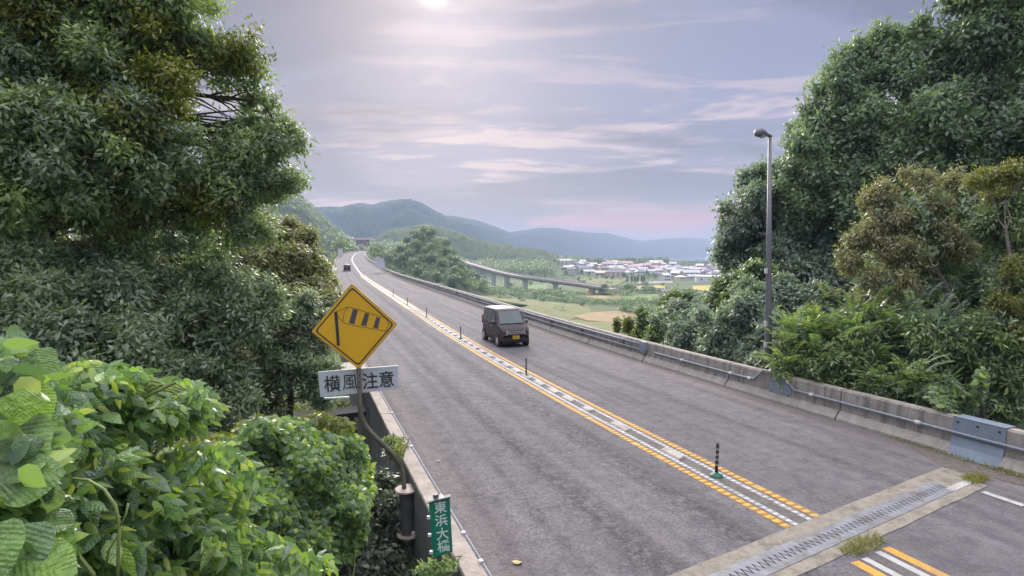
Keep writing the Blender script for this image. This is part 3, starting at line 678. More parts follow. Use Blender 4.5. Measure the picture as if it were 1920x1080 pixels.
# ------------------------------------------------------------------ markings
def strip(name, u0, u1, s0, s1, h, mat, ds=1.0, **kw):
    return link(name, sweep_mesh(name, [(u0, h), (u1, h)], s0, s1, ds, M[mat], **kw))
tag(strip('median_groove', -.12, .12, 9.32, 118, .003, 'groove'), kind='structure')
def ribbed(name, u0, u1, s0, s1, mat, pitch, label_kind, h=.004, skew=.0, ribh=.0025):
    """painted line as a sheet plus raised ribs"""
    V = []; Fq = []
    s = s0
    base = sweep_mesh(name, [(u0, h), (u1, h)], s0, s1, .5, M[mat]); o = link(name, base); tag(o, kind='structure')
    k = 0; ss = np.arange(s0+.02, min(s1, 48)-.08, pitch); n = len(ss)
    if n:
        ra = np.random.RandomState(int(abs(u0)*1000)); keep = ra.uniform(size=n) > .05; ss = ss[keep]; n = len(ss); e0 = ra.uniform(.0, .014, n); e1 = ra.uniform(.0, .014, n); ln = pitch*ra.uniform(.90, .97, n)
        q = [F(ss, u0+e0, h), F(ss, u1-e1, h), F(ss+ln, u1-e1, h), F(ss+ln, u0+e0, h)]
        qs = [a+np.array([0, 0, ribh]) for a in q]; V = np.stack(q+qs, 1).reshape(-1, 3); b = np.arange(n)*8
        Fq = np.concatenate([np.stack([b+i for i in f], 1) for f in ((4, 5, 6, 7), (0, 1, 5, 4), (1, 2, 6, 5), (2, 3, 7, 6), (3, 0, 4, 7))])
        r = link('rib', np_mesh('rib', V, Fq, M[mat]), o); r['kind'] = 'stuff'
    return o
ribbed('yellow_line', -.43, -.28, 9.18, 120, 'yellow_line', .16, None)
ribbed('yellow_line', .30, .45, 9.44, 120, 'yellow_line', .16, None)
ribbed('white_line', -.225, -.115, 9.20, 120, 'white_line', .13, None)
ribbed('white_line', .13, .24, 9.40, 120, 'white_line', .13, None)
strip('centre_line', -.16, .16, 120, 520, .006, 'white_line', 3)['kind'] = 'structure'
for (u0, u1, s0, s1) in ((-.40, -.24, 0, 8.30), (.37, .53, 0, 8.42)): tag(strip('yellow_line', u0, u1, s0, s1, .004, 'yellow_line'), kind='structure')
for (u0, u1, s0, s1) in ((-.17, -.05, 0, 8.32), (.17, .29, 0, 8.38)): tag(strip('white_line', u0, u1, s0, s1, .004, 'white_line'), kind='structure')
tag(strip('median_groove', -.045, .165, 0, 8.3, .003, 'groove'), kind='structure')
# raised white edge blocks beyond the joint at the right
s = 9.16
for k in range(7):
    mb = MB(); A = [FV(s, 3.86, .002), FV(s, 4.0, .002), FV(s-.62, 4.0, .002), FV(s-.62, 3.86, .002)]; mb.prism(A, (0, 0, .02))
    tag(mb.build('edge_marking', M['white_line']), kind='structure'); s -= .68
rs_ = random.Random(5)
# divider blocks
bs = [(12.85, .75, 0), (15.0, .85, 0), (16.75, .55, 0)]
s = 18.0
while s < 110: bs.append((s, .78, 1)); s += 1.15
for i, (s, l, k) in enumerate(bs):
    mb = MB(); s0, s1 = s-l/2, s+l/2; u0, u1 = (-.10, .16) if not k else (-.11, .13); j = rs_.uniform(-.02, .02)
    lo = [FV(s0, u0+j, .004), FV(s0+.08, u1, .004), FV(s1, u1, .004), FV(s1-.08, u0+j, .004)]; hi = [FV(s0+.02, u0+.03+j, .035), FV(s0+.1, u1-.03, .035), FV(s1-.02, u1-.03, .035), FV(s1-.1, u0+.03+j, .035)]
    mb.add(lo+hi, [(4, 5, 6, 7), (0, 1, 5, 4), (1, 2, 6, 5), (2, 3, 7, 6), (3, 0, 4, 7)])
    o = mb.build('divider_block', M['block']); nth = ['nearest', 'second nearest', 'third nearest'][i] if i < 3 else '%dth from the near end' % (i+1)
    tag(o, 'low whitish block in the centre strip of the road, %s' % nth, 'divider block', 'divider blocks in the centre strip')
# flexible posts
words = ['nearest', 'second nearest', 'third nearest', 'fourth nearest', 'fifth nearest', 'sixth nearest', 'seventh nearest', 'eighth nearest']
for i, s in enumerate((11.5, 21.6, 31.4, 41.6, 51.2, 62)):
    p = FV(s, .0, .005 if i else .005); u = .04
    p = FV(s, u, .006)
    t = empty('flexible_post', p, 'slim black and white post on a green foot in the centre strip, %s' % words[i], 'post', 'flexible posts along the centre strip')
    lean = Vector((.03, 0, 1)) if i == 0 else Vector((0, 0, 1))
    H = .62; r = .030
    mb = MB(); mb.tube([(0, 0, 0), (0, 0, .015), (0, 0, .05), (0, 0, .07)], [.13, .125, .06, .04], 12); mb.build('foot', M['post_g'], t, True)
    mb = MB(); mb.tube([lean*.05, lean*H, lean*(H+.02)], [r, r, r*.5], 10); mb.build('shaft', M['black'], t, True)
    for k in range(4):
        mb = MB(); zc_ = .2+k*.1; mb.tube([lean*zc_, lean*(zc_+.045)], r+.003, 10, False); mb.build('reflective_band', M['post_w'], t, True)

# expansion joint ---------------------------------------------------
JA = Vector((2.1, 7.27, 0)); ja = Vector((.8582, .5133, 0)); jn = Vector((-.5133, .8582, 0))
def JP(a, b, h=0.0):
    p = JA+ja*a+jn*b; d = (RX-p.x)**2+(RY-p.y)**2; i = int(np.argmin(d)); t = TH[i]; u = (p.x-RX[i])*math.cos(t)-(p.y-RY[i])*math.sin(t)
    s = S[i]+(p.x-RX[i])*math.sin(t)+(p.y-RY[i])*math.cos(t)
    return Vector((p.x, p.y, float(np.interp(s, S, RZ))-ESL*u+h))
ej = empty('expansion_joint', JP(2, -.4), 'steel finger expansion joint with concrete borders crossing the road at the bridge end', 'expansion joint')
def jstrip(name, a0, a1, f0, f1, h, mat, th=.02, n=24):
    mb = MB()
    for i in range(n):
        x0 = a0+(a1-a0)*i/n; x1 = a0+(a1-a0)*(i+1)/n
        mb.prism([JP(x0, f0(x0), h-th), JP(x1, f0(x1), h-th), JP(x1, f1(x1), h-th), JP(x0, f1(x0), h-th)], (0, 0, th))
    return world_child(mb.build(name, M[mat]), ej)
wob = lambda k: (lambda x: .006*math.sin(x*3.1+k)+.005*math.sin(x*8.3+k*2))
jstrip('concrete_border', -3.3, 7.55, lambda x: -.24, lambda x: .02+wob(1)(x), .008, 'conc_joint')
jstrip('concrete_border', -3.3, 7.2, lambda x: -.86+wob(4)(x), lambda x: -.655, .008, 'conc_joint')
jstrip('gap', -3.3, 7.45, lambda x: -.655, lambda x: -.24, .003, 'dark', .01)
PIT = .118
def finger(side, name):
    mb = MB(); a = -3.3; b_out = -.245 if side > 0 else -.65; k = 0
    while a < 6.45:
        c = -.445+.024*side; amp = .075
        # saw teeth: both plates interlock, separated by a 24 mm gap
        p0 = JP(a, c-amp, 0); p1 = JP(a+PIT/2, c+amp, 0); p2 = JP(a+PIT, c-amp, 0)
        q0 = JP(a, b_out, 0); q1 = JP(a+PIT/2, b_out, 0); q2 = JP(a+PIT, b_out, 0)
        for quad in ((p0, p1, q1, q0), (p1, p2, q2, q1)):
            qq = quad if side > 0 else quad[::-1]
            mb.add([x+Vector((0, 0, .004)) for x in qq]+[x+Vector((0, 0, .012)) for x in qq], [(4, 5, 6, 7), (0, 1, 5, 4), (2, 3, 7, 6)])
        a += PIT
    return world_child(mb.build(name, M['steel']), ej)
finger(1, 'finger_plate'); finger(-1, 'finger_plate')
jstrip('end_slab', 6.47, 7.5, lambda x: -.655, lambda x: -.24, .010, 'conc_joint', .015, 6)
jstrip('end_stripe', 6.35, 7.35, lambda x: -.66, lambda x: -.52-.25*(x-6.35)*0, .014, 'white_line', .004, 6)
# dirt at the barrier foot beside the joint
def litter_patch(name, cen, rx, ry, n, mat, Ll, Lw, seed, label, cat, up=1.0, per=1, h=0.0, ang=0.0):
    rs = np.random.RandomState(seed); r = np.sqrt(rs.uniform(0, 1, n)); t = rs.uniform(0, 2*math.pi, n)
    lx = r*np.cos(t)*rx; ly = r*np.sin(t)*ry; ca, sa = math.cos(ang), math.sin(ang)
    P = np.stack([cen[0]+lx*ca-ly*sa, cen[1]+lx*sa+ly*ca, cen[2]+h*rs.uniform(0, 1, n)], 1)
    Dn = np.stack([rs.normal(size=n)*.6, rs.normal(size=n)*.6, np.abs(rs.normal(size=n))*up+.15*up], 1); Nn = rs.normal(size=(n, 3))
    me = leaves_mesh(name, P, Dn, Nn, Ll*rs.uniform(.5, 1.3, n), Lw*rs.uniform(.6, 1.2, n), rs.uniform(0, 1, n), mat)
    o = link(name, me); o['kind'] = 'stuff'; return tag(o, label, cat)
litter_patch('weeds', JP(2.95, -.86, 0), .50, .15, 600, M['weed'], .11, .009, 1, 'tuft of yellow green weeds growing on the expansion joint at the centre lines', 'weeds', 1.0, ang=.54)
litter_patch('weeds', JP(7.35, -.62, 0), .32, .16, 450, M['weed'], .12, .011, 2, 'tuft of dry weeds at the outer end of the expansion joint', 'weeds', 1.0, ang=.5)
for i, (s, l, n) in enumerate(((11.5, .7, 170), (10.5, .35, 110), (9.6, .45, 260), (8.8, .3, 120))):
    litter_patch('weeds', FV(s, WR-.12), l, .10, n, M['weed'], .09, .014, 10+i, 'dry weeds growing along the foot of the right barrier, patch %d from the steel cover' % (i+1), 'weeds', .7, ang=math.pi/2-heading(s))
dirt = MB(); dp = [FV(11.6, WR-.05, .006), FV(11.0, 5.0, .006), FV(10.4, 4.7, .006), FV(10.0, 4.5, .006), FV(9.9, 4.9, .006), FV(9.3, 4.9, .006), FV(8.6, 5.2, .006), FV(8.0, WR-.05, .006)]
dirt.add(dp, [tuple(range(8))]); tag(dirt.build('dirt', simple('dirt', (.11, .095, .085), .95, var=.35, scale=9, bmp=.8)), kind='structure')
# fallen leaf and scrap on the asphalt
def flat_bit(name, p, size, mat, label, cat, seed):
    r = random.Random(seed); mb = MB(); n = 9
    ring = [Vector((math.cos(2*math.pi*i/n)*size*r.uniform(.5, 1), math.sin(2*math.pi*i/n)*size*.6*r.uniform(.5, 1), r.uniform(.004, .03))) for i in range(n)]
    mb.add([Vector((0, 0, .03))]+ring, [(0, i+1, (i+1) % n+1) for i in range(n)]); o = mb.build(name, mat); o.location = p; return tag(o, label, cat)
M['dryleaf'] = simple('dry_leaf', (.45, .36, .14), .7, scale=30)
flat_bit('fallen_leaf', FV(9.9, -4.67, .004), .10, M['dryleaf'], 'yellow fallen leaf lying on the asphalt near the green sign', 'leaf', 3)
flat_bit('litter', FV(14.15, -4.79, .004), .05, M['bright'], 'small white scrap of litter on the left lane beside the barrier', 'litter', 4)

# ------------------------------------------------------------------ text
def text_mesh(body, size, off=.006):
    cu = bpy.data.curves.new('txt', 'FONT'); cu.body = body; cu.size = size; cu.align_x = 'CENTER'; cu.align_y = 'CENTER'; cu.offset = off; cu.extrude = .0015; cu.resolution_u = 3
    o = bpy.data.objects.new('txt', cu); COL.objects.link(o); dg = bpy.context.evaluated_depsgraph_get(); dg.update()
    me = bpy.data.meshes.new_from_object(o.evaluated_get(dg)); bpy.data.objects.remove(o); bpy.data.curves.remove(cu)
    # centre it
    v = np.zeros(len(me.vertices)*3, np.float32); me.vertices.foreach_get('co', v); v = v.reshape(-1, 3)
    if len(v): v[:, :2] -= (v[:, :2].max(0)+v[:, :2].min(0))/2
    me.vertices.foreach_set('co', v.ravel()); me.materials.clear(); return me
# ------------------------------------------------------------------ wind warning sign
DS = 8.4; cw = U(664.5, 613.5, DS); yaw = rad(9)
ws = empty('warning_sign', U(765, 1000, 8.6), 'yellow diamond warning sign with a windsock picture on a bent pole', 'road sign')
Ms = Matrix.Translation(cw) @ Matrix.Rotation(yaw, 4, 'Z')     # local x right, z up, -y to the viewer
KP = FPX/DS
def sp2(cx_, cy_, y=0.0):   # crop coordinates (3.858 per px, origin 560,520) -> local
    return Ms @ Vector(((560+cx_/3.858-664.5)/KP, y, -(520+cy_/3.858-613.5)/KP))
nv = (Ms.to_3x3() @ Vector((0, 1, 0)))
def flat(name, poly, y, th, mat, parent):
    mb = MB(); mb.prism([sp2(a, b, y) for a, b in poly], nv*th); return world_child(mb.build(name, M[mat]), parent)
dia = [(392, 40), (712, 345), (428, 672), (100, 385)]; cen = (408, 358)
def shr(k): return [(cen[0]+(a-cen[0])*k, cen[1]+(b-cen[1])*k) for a, b in dia]
def rounded(poly, r=.09):
    out = []; n = len(poly)
    for i in range(n):
        p, a, b = Vector(poly[i]), Vector(poly[i-1]), Vector(poly[(i+1) % n])
        for t in (0, .5, 1):
            q0 = p.lerp(a, r); q1 = p.lerp(b, r); out.append(tuple(((1-t)**2)*q0+2*t*(1-t)*p+t*t*q1))
    return out
flat('sign_rim', rounded(shr(1.0), .03), 0, .02, 'sign_edge', ws)
flat('sign_face', rounded(shr(.97), .03), -.004, .003, 'sign_y', ws)
def frame(poly_o, poly_i, y, mat, name):
    mb = MB(); n = len(poly_o)
    for i in range(n):
        j = (i+1) % n; mb.prism([sp2(*poly_o[i], y), sp2(*poly_o[j], y), sp2(*poly_i[j], y), sp2(*poly_i[i], y)], nv*.002)
    return world_child(mb.build(name, M[mat]), ws)
frame(rounded(shr(.915), .05), rounded(shr(.872), .05), -.0065, 'sign_b', 'border')
flat('windsock_mast', [(264, 246), (286, 246), (299, 493), (278, 493)], -.0065, .002, 'sign_b', ws)
for b in ([(396, 226), (430, 236), (403, 338), (366, 328)], [(481, 256), (511, 266), (487, 356), (450, 346)], [(562, 287), (589, 296), (569, 375), (536, 366)]): flat('windsock_band', b, -.0065, .002, 'sign_band', ws)
def lines2(name, pl, wd):
    mb = MB()
    for (a, b) in pl:
        a = Vector(a); b = Vector(b); d = (b-a).normalized(); n = Vector((-d.y, d.x))*wd/2
        mb.prism([sp2(*(a-n), -.0065), sp2(*(b-n), -.0065), sp2(*(b+n), -.0065), sp2(*(a+n), -.0065)], nv*.002)
    return world_child(mb.build(name, M['sign_b']), ws)
lines2('windsock_outline', [((272, 250), (365, 210)), ((365, 210), (632, 300)), ((632, 300), (648, 345)), ((648, 345), (625, 395)), ((625, 395), (345, 334)), ((345, 334), (322, 318)), ((322, 318), (335, 250)), ((335, 250), (365, 210)), ((276, 262), (322, 318))], 3.2)
# pole
pp = [U(668, 570, DS+.075), U(671, 640, DS+.075), U(672.5, 690, DS+.075), U(674, 730, DS+.06), U(675, 762, DS), U(677, 778, DS+.02), U(683, 795, DS+.03), U(697, 813, DS+.05), U(716, 831, DS+.08), U(735, 849, DS+.1), U(748, 866, DS+.15), U(755, 885, DS+.2), U(757, 902, DS+.2), U(758, 918, DS+.2)]
mb = MB(); mb.tube(pp, .036, 12); world_child(mb.build('pole', M['pole'], smooth=True), ws)
mb = MB()
for py in (704, 716, 727): mb.tube([U(673.5, py, DS+.01), U(673.5, py, DS+.04)], .010, 6)
world_child(mb.build('bolt', M['dark']), ws)['kind'] = 'stuff'
for py in (590, 650):
    mb = MB(); mb.box(U(668, py, DS+.035), (.26, .02, .03), Matrix.Rotation(yaw, 3, 'Z')); world_child(mb.build('bracket', M['pole']), ws)
f0 = U(763, 917, 8.6); f1 = U(766, 1001, 8.6)
mb = MB(); mb.tube([f0-Vector((0, 0, .012)), f0+Vector((0, 0, .012))], .18, 20); world_child(mb.build('flange', M['flange']), ws)
mb = MB(); mb.tube([f1-Vector((0, 0, .012)), f1+Vector((0, 0, .012))], .18, 20); world_child(mb.build('flange', M['flange']), ws)
mb = MB(); mb.tube([f1+Vector((0, 0, .012)), f0-Vector((0, 0, .012))], .11, 20, False); world_child(mb.build('drum', M['drum'], smooth=True), ws)
for k, (dx, f) in enumerate(((-.12, f0), (.1, f1))):
    mb = MB(); c = f+Vector((dx, -.10, .02 if k else -.06)); mb.tube([c, c+Vector((0, 0, .06))], .035, 8); world_child(mb.build('bolt', M['bright']), ws)['kind'] = 'stuff'
mb = MB(); mb.box(f1+Vector((.16, .03, .2)), (.12, .10, .06)); mb.box(f0+Vector((.16, .03, -.2)), (.12, .10, .06)); world_child(mb.build('wall_bracket', M['drum']), ws)
# white plate: 横風注意
pl = [(593.5, 699.5), (742.5, 692.5), (743, 738.5), (597, 748.5)]
plc = (668.5, 720)
def pw(x_, y_, y=0.0): return Ms @ Vector(((x_-664.5)/KP, y, -(y_-613.5)/KP))
ps = empty('plate_sign', pw(668, 720, .06), 'white sign plate reading 横風注意 fixed under the yellow diamond', 'sign')
mb = MB(); mb.prism([pw(*p, .125) for p in pl], nv*.02); world_child(mb.build('plate', M['sign_w']), ps)
mb = MB(); mb.prism([pw(604, 750, .13), pw(650, 750, .13), pw(650, 753, .13), pw(604, 753, .13)], nv*.03); world_child(mb.build('lower_batten', M['sign_w']), ps)
for ch, cxp, cyp in (('横', 619.5, 723), ('風', 652.5, 721.5), ('注', 690.0, 720), ('意', 721.0, 718)):
    me = text_mesh(ch, .262, .0 if ch == '風' else .003); me.materials.append(M['sign_b']); o = link('letter', me)
    o.matrix_world = Matrix.Translation(pw(cxp, cyp, .122)) @ Matrix.Rotation(yaw, 4, 'Z') @ Matrix.Rotation(rad(-2.7), 4, 'Y') @ Matrix.Rotation(rad(90), 4, 'X') @ Matrix.Diagonal((.92, 1.0, 1, 1))
    o.parent = ps; o.matrix_parent_inverse = Matrix.Translation(ps.location).inverted()
# green bridge name sign: 東浜大橋
DG = 6.0; gc = U(826, 988, DG)
gs = empty('name_sign', U(825, 1075, DG+.05), 'narrow green sign reading 東浜大橋 standing at the left barrier', 'sign')
Mg = Matrix.Translation(gc) @ Matrix.Rotation(rad(12), 4, 'Z'); KG_ = FPX/DG; nvg = Mg.to_3x3() @ Vector((0, 1, 0))
def gw(x_, y_, y=0.0): return Mg @ Vector(((x_-826)/KG_, y, -(y_-988)/KG_))
mb = MB(); mb.prism([gw(804, 934), gw(844, 928), gw(849, 1040), gw(811, 1047)], nvg*.02); world_child(mb.build('plate', M['sign_g']), gs)
mb = MB(); mb.prism([gw(801, 935, -.03), gw(846, 927.5, -.03), gw(846, 930, -.03), gw(801, 937.5, -.03)], nvg*.07); world_child(mb.build('top_cap', M['drum']), gs)
for (bx, by) in ((805, 966), (806.5, 1001), (809, 1035)):
    mb = MB(); mb.box(gw(bx-1.5, by, -.01), (.035, .03, .03)); world_child(mb.build('clip', M['bright']), gs)
mb = MB(); mb.tube([gw(818, 926, .05), gw(825, 1092, .05)], .03, 10); world_child(mb.build('post', M['drum']), gs)
for ch, cxp, cyp in (('東', 826, 948.5), ('浜', 827.5, 975), ('大', 829.5, 1001.5), ('橋', 831.5, 1026)):
    me = text_mesh(ch, .140, .0019); me.materials.append(M['sign_letter']); o = link('letter', me)
    o.matrix_world = Matrix.Translation(gw(cxp, cyp, -.003)) @ Matrix.Rotation(rad(12), 4, 'Z') @ Matrix.Rotation(rad(-4), 4, 'Y') @ Matrix.Rotation(rad(90), 4, 'X')
    o.parent = gs; o.matrix_parent_inverse = Matrix.Translation(gs.location).inverted()

# ------------------------------------------------------------------ street lamp by the right barrier
DL = 17.7; lbp = U(1440, 700, DL); ltp = U(1443.5, 258, DL)
sl = empty('street_lamp', (lbp.x, lbp.y, lbp.z-.6), 'tall grey street lamp standing just behind the right barrier', 'street lamp')
mb = MB(); mb.tube([lbp-Vector((0, 0, .6)), lbp.lerp(ltp, .15), lbp.lerp(ltp, .5), ltp], [.115, .108, .08, .05], 14); world_child(mb.build('pole', M['lamp'], smooth=True), sl)
h0 = U(1444, 256, DL); h1 = U(1432, 251, DL-.1); h2 = U(1419, 250, DL-.2)
mb = MB(); mb.tube([h0+Vector((.03, 0, -.02)), U(1440, 253, DL), h1], [.06, .055, .05], 8); world_child(mb.build('arm', M['lamp'], smooth=True), sl)
mb = MB(); mb.tube([U(1438, 253, DL), U(1432, 250.5, DL-.05), U(1425, 248.5, DL-.12), U(1420, 249.5, DL-.2), U(1417, 252, DL-.25)], [.05, .11, .14, .12, .03], 12); world_child(mb.build('lamp_head', M['lamp'], smooth=True), sl)
mb = MB(); mb.tube([U(1436, 255, DL-.05), U(1428, 253.5, DL-.1), U(1421, 253.5, DL-.2)], [.03, .10, .04], 10); world_child(mb.build('lens', M['glass_lamp'], smooth=True), sl)
for py in (505, 605, 645):
    mb = MB(); mb.box(lbp.lerp(ltp, (700-py)/442)+Vector((-.10, -.03, 0)), (.07, .1, .16)); world_child(mb.build('cabinet', M['bright']), sl)

# ------------------------------------------------------------------ vehicles (local: +y forward)
def car(name, loc, heading_vec, label, cat, paint, rear=False, scale=(1, 1, 1), glass=None):
    t = empty(name, loc, label, cat); t.rotation_euler = (0, 0, math.atan2(-heading_vec.x, heading_vec.y)); t.scale = scale
    st = [(-1.70, .35, .95, 1.30, .62), (-1.68, .24, .98, 1.62, .66), (-1.55, .20, 1.0, 1.715, .70), (-1.0, .18, 1.0, 1.75, .735), (0, .18, 1.0, 1.76, .7375), (.45, .18, 1.0, 1.72, .7375), (.62, .18, 1.0, 1.60, .7375), (.85, .18, .99, 1.32, .735), (1.08, .18, .97, 1.04, .73), (1.35, .18, .90, .97, .72), (1.58, .20, .80, .88, .69), (1.67, .24, .70, .74, .63), (1.695, .34, .58, .62, .56)]
    V = []; n = 18
    for (y, zb, zbelt, zt, hw) in st:
        top = max(zt, zbelt+.02); k = min(1, (top-zbelt)/.75); rw = hw-.115*k-.02
        half = [(0, zb), (hw*.85, zb), (hw*.97, zb+.08), (hw, zb+.25), (hw, zbelt-.12), (hw*.985, zbelt), (rw+.03, top-.10*k-.01), (rw-.02, top-.035*k), (rw*.6, top-.005), (0, top)]
        full = half+[(-a, b) for a, b in half[-2:0:-1]]; n = len(full); V += [(a, y, b) for a, b in full]
    fs = [(i*n+j, (i+1)*n+j, (i+1)*n+(j+1) % n, i*n+(j+1) % n) for i in range(len(st)-1) for j in range(n)]; fs += [tuple(range(n)), tuple((len(st)-1)*n+j for j in range(n))[::-1]]
    mb = MB(); mb.add(V, fs); mb.build('body', paint, t, True)
    gl = glass or M['car_glass']
    def pane(nm, pts, m=gl, d=(0, .01, 0)):
        q = MB(); q.prism(pts, d); return q.build(nm, m, t)
    pane('windscreen', [(-.60, 1.075, 1.065), (.60, 1.075, 1.065), (.545, .625, 1.625), (-.545, .625, 1.625)], gl, (0, .018, .012))
    for s_ in (-1, 1):
        x0 = s_*.733; x1 = s_*.648
        pane('side_window', [(x0, .78, 1.05), (x0, .12, 1.05), (x1, .12, 1.60), (x1, .45, 1.60)], gl, (s_*.012, 0, 0))
        pane('side_window', [(x0, .06, 1.05), (x0, -.72, 1.05), (x1, -.72, 1.61), (x1, .06, 1.61)], gl, (s_*.012, 0, 0))
        pane('side_window', [(x0, -.78, 1.05), (x0, -1.45, 1.05), (x1, -1.38, 1.60), (x1, -.78, 1.61)], gl, (s_*.012, 0, 0))
        q = MB(); q.tube([(s_*.80, .83, 1.10), (s_*.86, .84, 1.12), (s_*.90, .84, 1.12)], [.07, .095, .05], 8); q.build('mirror', paint, t, True)
        for k, yy in enumerate((.0, -.85)):
            q = MB(); q.box((s_*.748, yy+.12, .90), (.025, .14, .03)); q.build('door_handle', M['bright'], t)
            q = MB(); q.box((s_*.7395, yy+.05, .66), (.004, .012, .72)); q.build('door_seam', M['dark'], t)
        q = MB(); q.box((s_*.741, -.3, .30), (.012, 2.0, .10)); q.build('sill', M['dark'], t)
        for yy in (1.12, -1.18):
            q = MB(); q.tube([(s_*.60, yy, .285), (s_*.752, yy, .285)], .34, 20); q.build('wheel_arch', M['dark'], t)
            wh = MB(); wh.tube([(s_*.60, yy, .27), (s_*.765, yy, .27)], .27, 20); wo2 = wh.build('wheel', M['black'], t)
            q = MB(); q.tube([(s_*.74, yy, .27), (s_*.772, yy, .27)], .17, 14); q.build('rim', M['rim'], wo2)
        q = MB(); q.add([(s_*.40, 1.62, .80), (s_*.62, 1.53, .83), (s_*.70, 1.42, .80), (s_*.70, 1.50, .62), (s_*.60, 1.66, .58), (s_*.42, 1.69, .62), (s_*.46, 1.60, .72)], [(0, 1, 2, 3, 4, 5), (0, 5, 4, 3, 2, 1)])
        for i_, v_ in enumerate(q.v): q.v[i_] = (v_[0]*1.0, v_[1]+.035, v_[2])
        q.build('headlight', M['headlight'], t)
        q = MB(); q.box((s_*.655, -1.70, 1.05), (.09, .05, .42)); q.build('tail_light', M['tail'], t)
        q = MB(); q.tube([(s_*.52, 1.63, .40), (s_*.52, 1.70, .40)], .055, 10); q.build('fog_lamp', M['dark'], t)
    q = MB(); q.box((0, 1.70, .70), (.74, .03, .13)); q.build('grille', M['rim'], t)
    q = MB(); q.box((0, 1.716, .735), (.66, .012, .018)); q.box((0, 1.716, .68), (.66, .012, .018)); q.build('grille_bar', M['dark'], t)
    q = MB(); q.box((0, 1.705, .33), (.80, .03, .10)); q.build('air_intake', M['dark'], t)
    q = MB(); q.box((0, 1.715, .485), (.33, .02, .165)); q.build('number_plate', M['plate_y'], t)
    q = MB()
    for x_ in (-.10, -.035, .045, .11): q.box((x_, 1.727, .47), (.035, .004, .07))
    q.box((0, 1.727, .54), (.16, .004, .022)); q.build('plate_characters', M['dark'], t)
    pane('rear_window', [(-.58, -1.70, 1.10), (.58, -1.70, 1.10), (.52, -1.66, 1.55), (-.52, -1.66, 1.55)], gl, (0, -.03, 0))
    q = MB(); q.box((0, -1.72, .62), (.33, .02, .165)); q.build('number_plate', M['plate_y'] if not rear else M['post_w'], t)
    for s_ in (-1, 1):
        q = MB(); q.tube([(s_*.05, 1.11, 1.05), (s_*.05+.38*s_, 1.04, 1.13)], .010, 4); q.build('wiper', M['dark'], t)
    return t
def paintm(name, col, rough=.3):
    m = simple(name, col, .5, metal=.0, var=.06, scale=2, bmp=0, spec=.3); return m
M['car_glass'] = simple('car_glass', (.09, .115, .125), .12, var=.2, scale=1.5, bmp=0)
M['rim'] = simple('car_rim', (.48, .46, .52), .35, metal=.5, var=.1, bmp=0); M['headlight'] = simple('headlight', (.68, .62, .55), .15, var=.15, scale=20, bmp=0)
M['tail'] = simple('tail_light', (.35, .02, .02), .3, bmp=0); M['plate_y'] = simple('plate_yellow', (.78, .52, .04), .4, bmp=0)
hv = heading(29); dirv = Vector((math.sin(hv), math.cos(hv), 0))
car('maroon_van', FV(29.5, 1.84, 0), -dirv, 'maroon boxy small van with yellow number plate driving towards the camera', 'van', paintm('maroon_paint', (.055, .042, .048)))
hv2 = heading(143); car('dark_car', FV(143, -2.6, 0), Vector((math.sin(hv2), math.cos(hv2), 0)), 'dark small car seen from behind far away on the left lane', 'car', paintm('dark_paint', (.04, .04, .06)), True, (1.05, 1.05, .88))

print('road things ok')
exec_after = True
# ------------------------------------------------------------------ far road furniture
def farbox(name, px, py, wpx, hpx, D, depth, mat, label, cat):
    c = U(px, py, D); wd = wpx*D/FPX; h = hpx*D/FPX; t = empty(name, c, label, cat)
    mb = MB(); mb.box((0, 0, h/2), (wd, depth, h)); mb.build('body', mat, t); return t, wd, h
M['pale_violet'] = simple('pale_violet_panel', (.62, .60, .70), .6, var=.06, scale=1, bmp=0)
M['tan_panel'] = simple('tan_panel', (.55, .45, .32), .6, bmp=0)
t, wd, h = farbox('roadside_cabinet', 638.5, 481, 8, 15, 262, 1.2, M['pale_violet'], 'tall pale roadside cabinet far off at the left edge of the road', 'cabinet')
mb = MB(); mb.box((0, -.62, h*.9), (wd*.8, .05, h*.12)); mb.build('panel', M['bright'], t)
t, wd, h = farbox('roadside_board', 628.5, 481, 4.5, 9, 258, .4, M['tan_panel'], 'small tan board beside the pale cabinet at the far left road edge', 'board')
# curved pale wing wall on the right barrier
DW = 128.; mb = MB(); poly = [U(703.5, 499, DW), U(703.5, 483, DW), U(709, 482, DW), U(715, 484.5, DW), U(719.5, 489, DW), U(721.5, 495, DW), U(721.8, 505, DW)]
mb.prism(poly, (0, .25, 0)); ww = mb.build('wing_wall', M['pale_violet']); tag(ww, 'pale wing wall with a rounded top corner beyond the far right barrier', 'wall')
mb = MB()
for a, b in zip(poly[1:-1], poly[2:]): mb.tube([a+Vector((0, -.02, .02)), b+Vector((0, -.02, .02))], .10, 5)
world_child(mb.build('rim', M['bright']), ww)
def simple_lamp(px, pyb, pyt, D, side, label, mat='pipe', r=.09):
    b = U(px, pyb, D); tp = U(px, pyt, D); t = empty('street_lamp', b, label, 'street lamp', 'far street lamps'); H = tp.z-b.z
    mb = MB(); mb.tube([(0, 0, 0), (0, 0, H)], [r, r*.6], 6); mb.build('pole', M[mat], t)
    mb = MB(); mb.tube([(0, 0, H-.1), (side*.9, 0, H+.25), (side*1.8, 0, H+.3)], r*.6, 5); mb.box((side*2.1, 0, H+.28), (.9, .35, .16)); mb.build('lamp_head', M[mat], t); return t
simple_lamp(726, 506, 462, 134, -1, 'thin pale street lamp beside the pale wing wall at the far right road edge', 'pipe', .07)
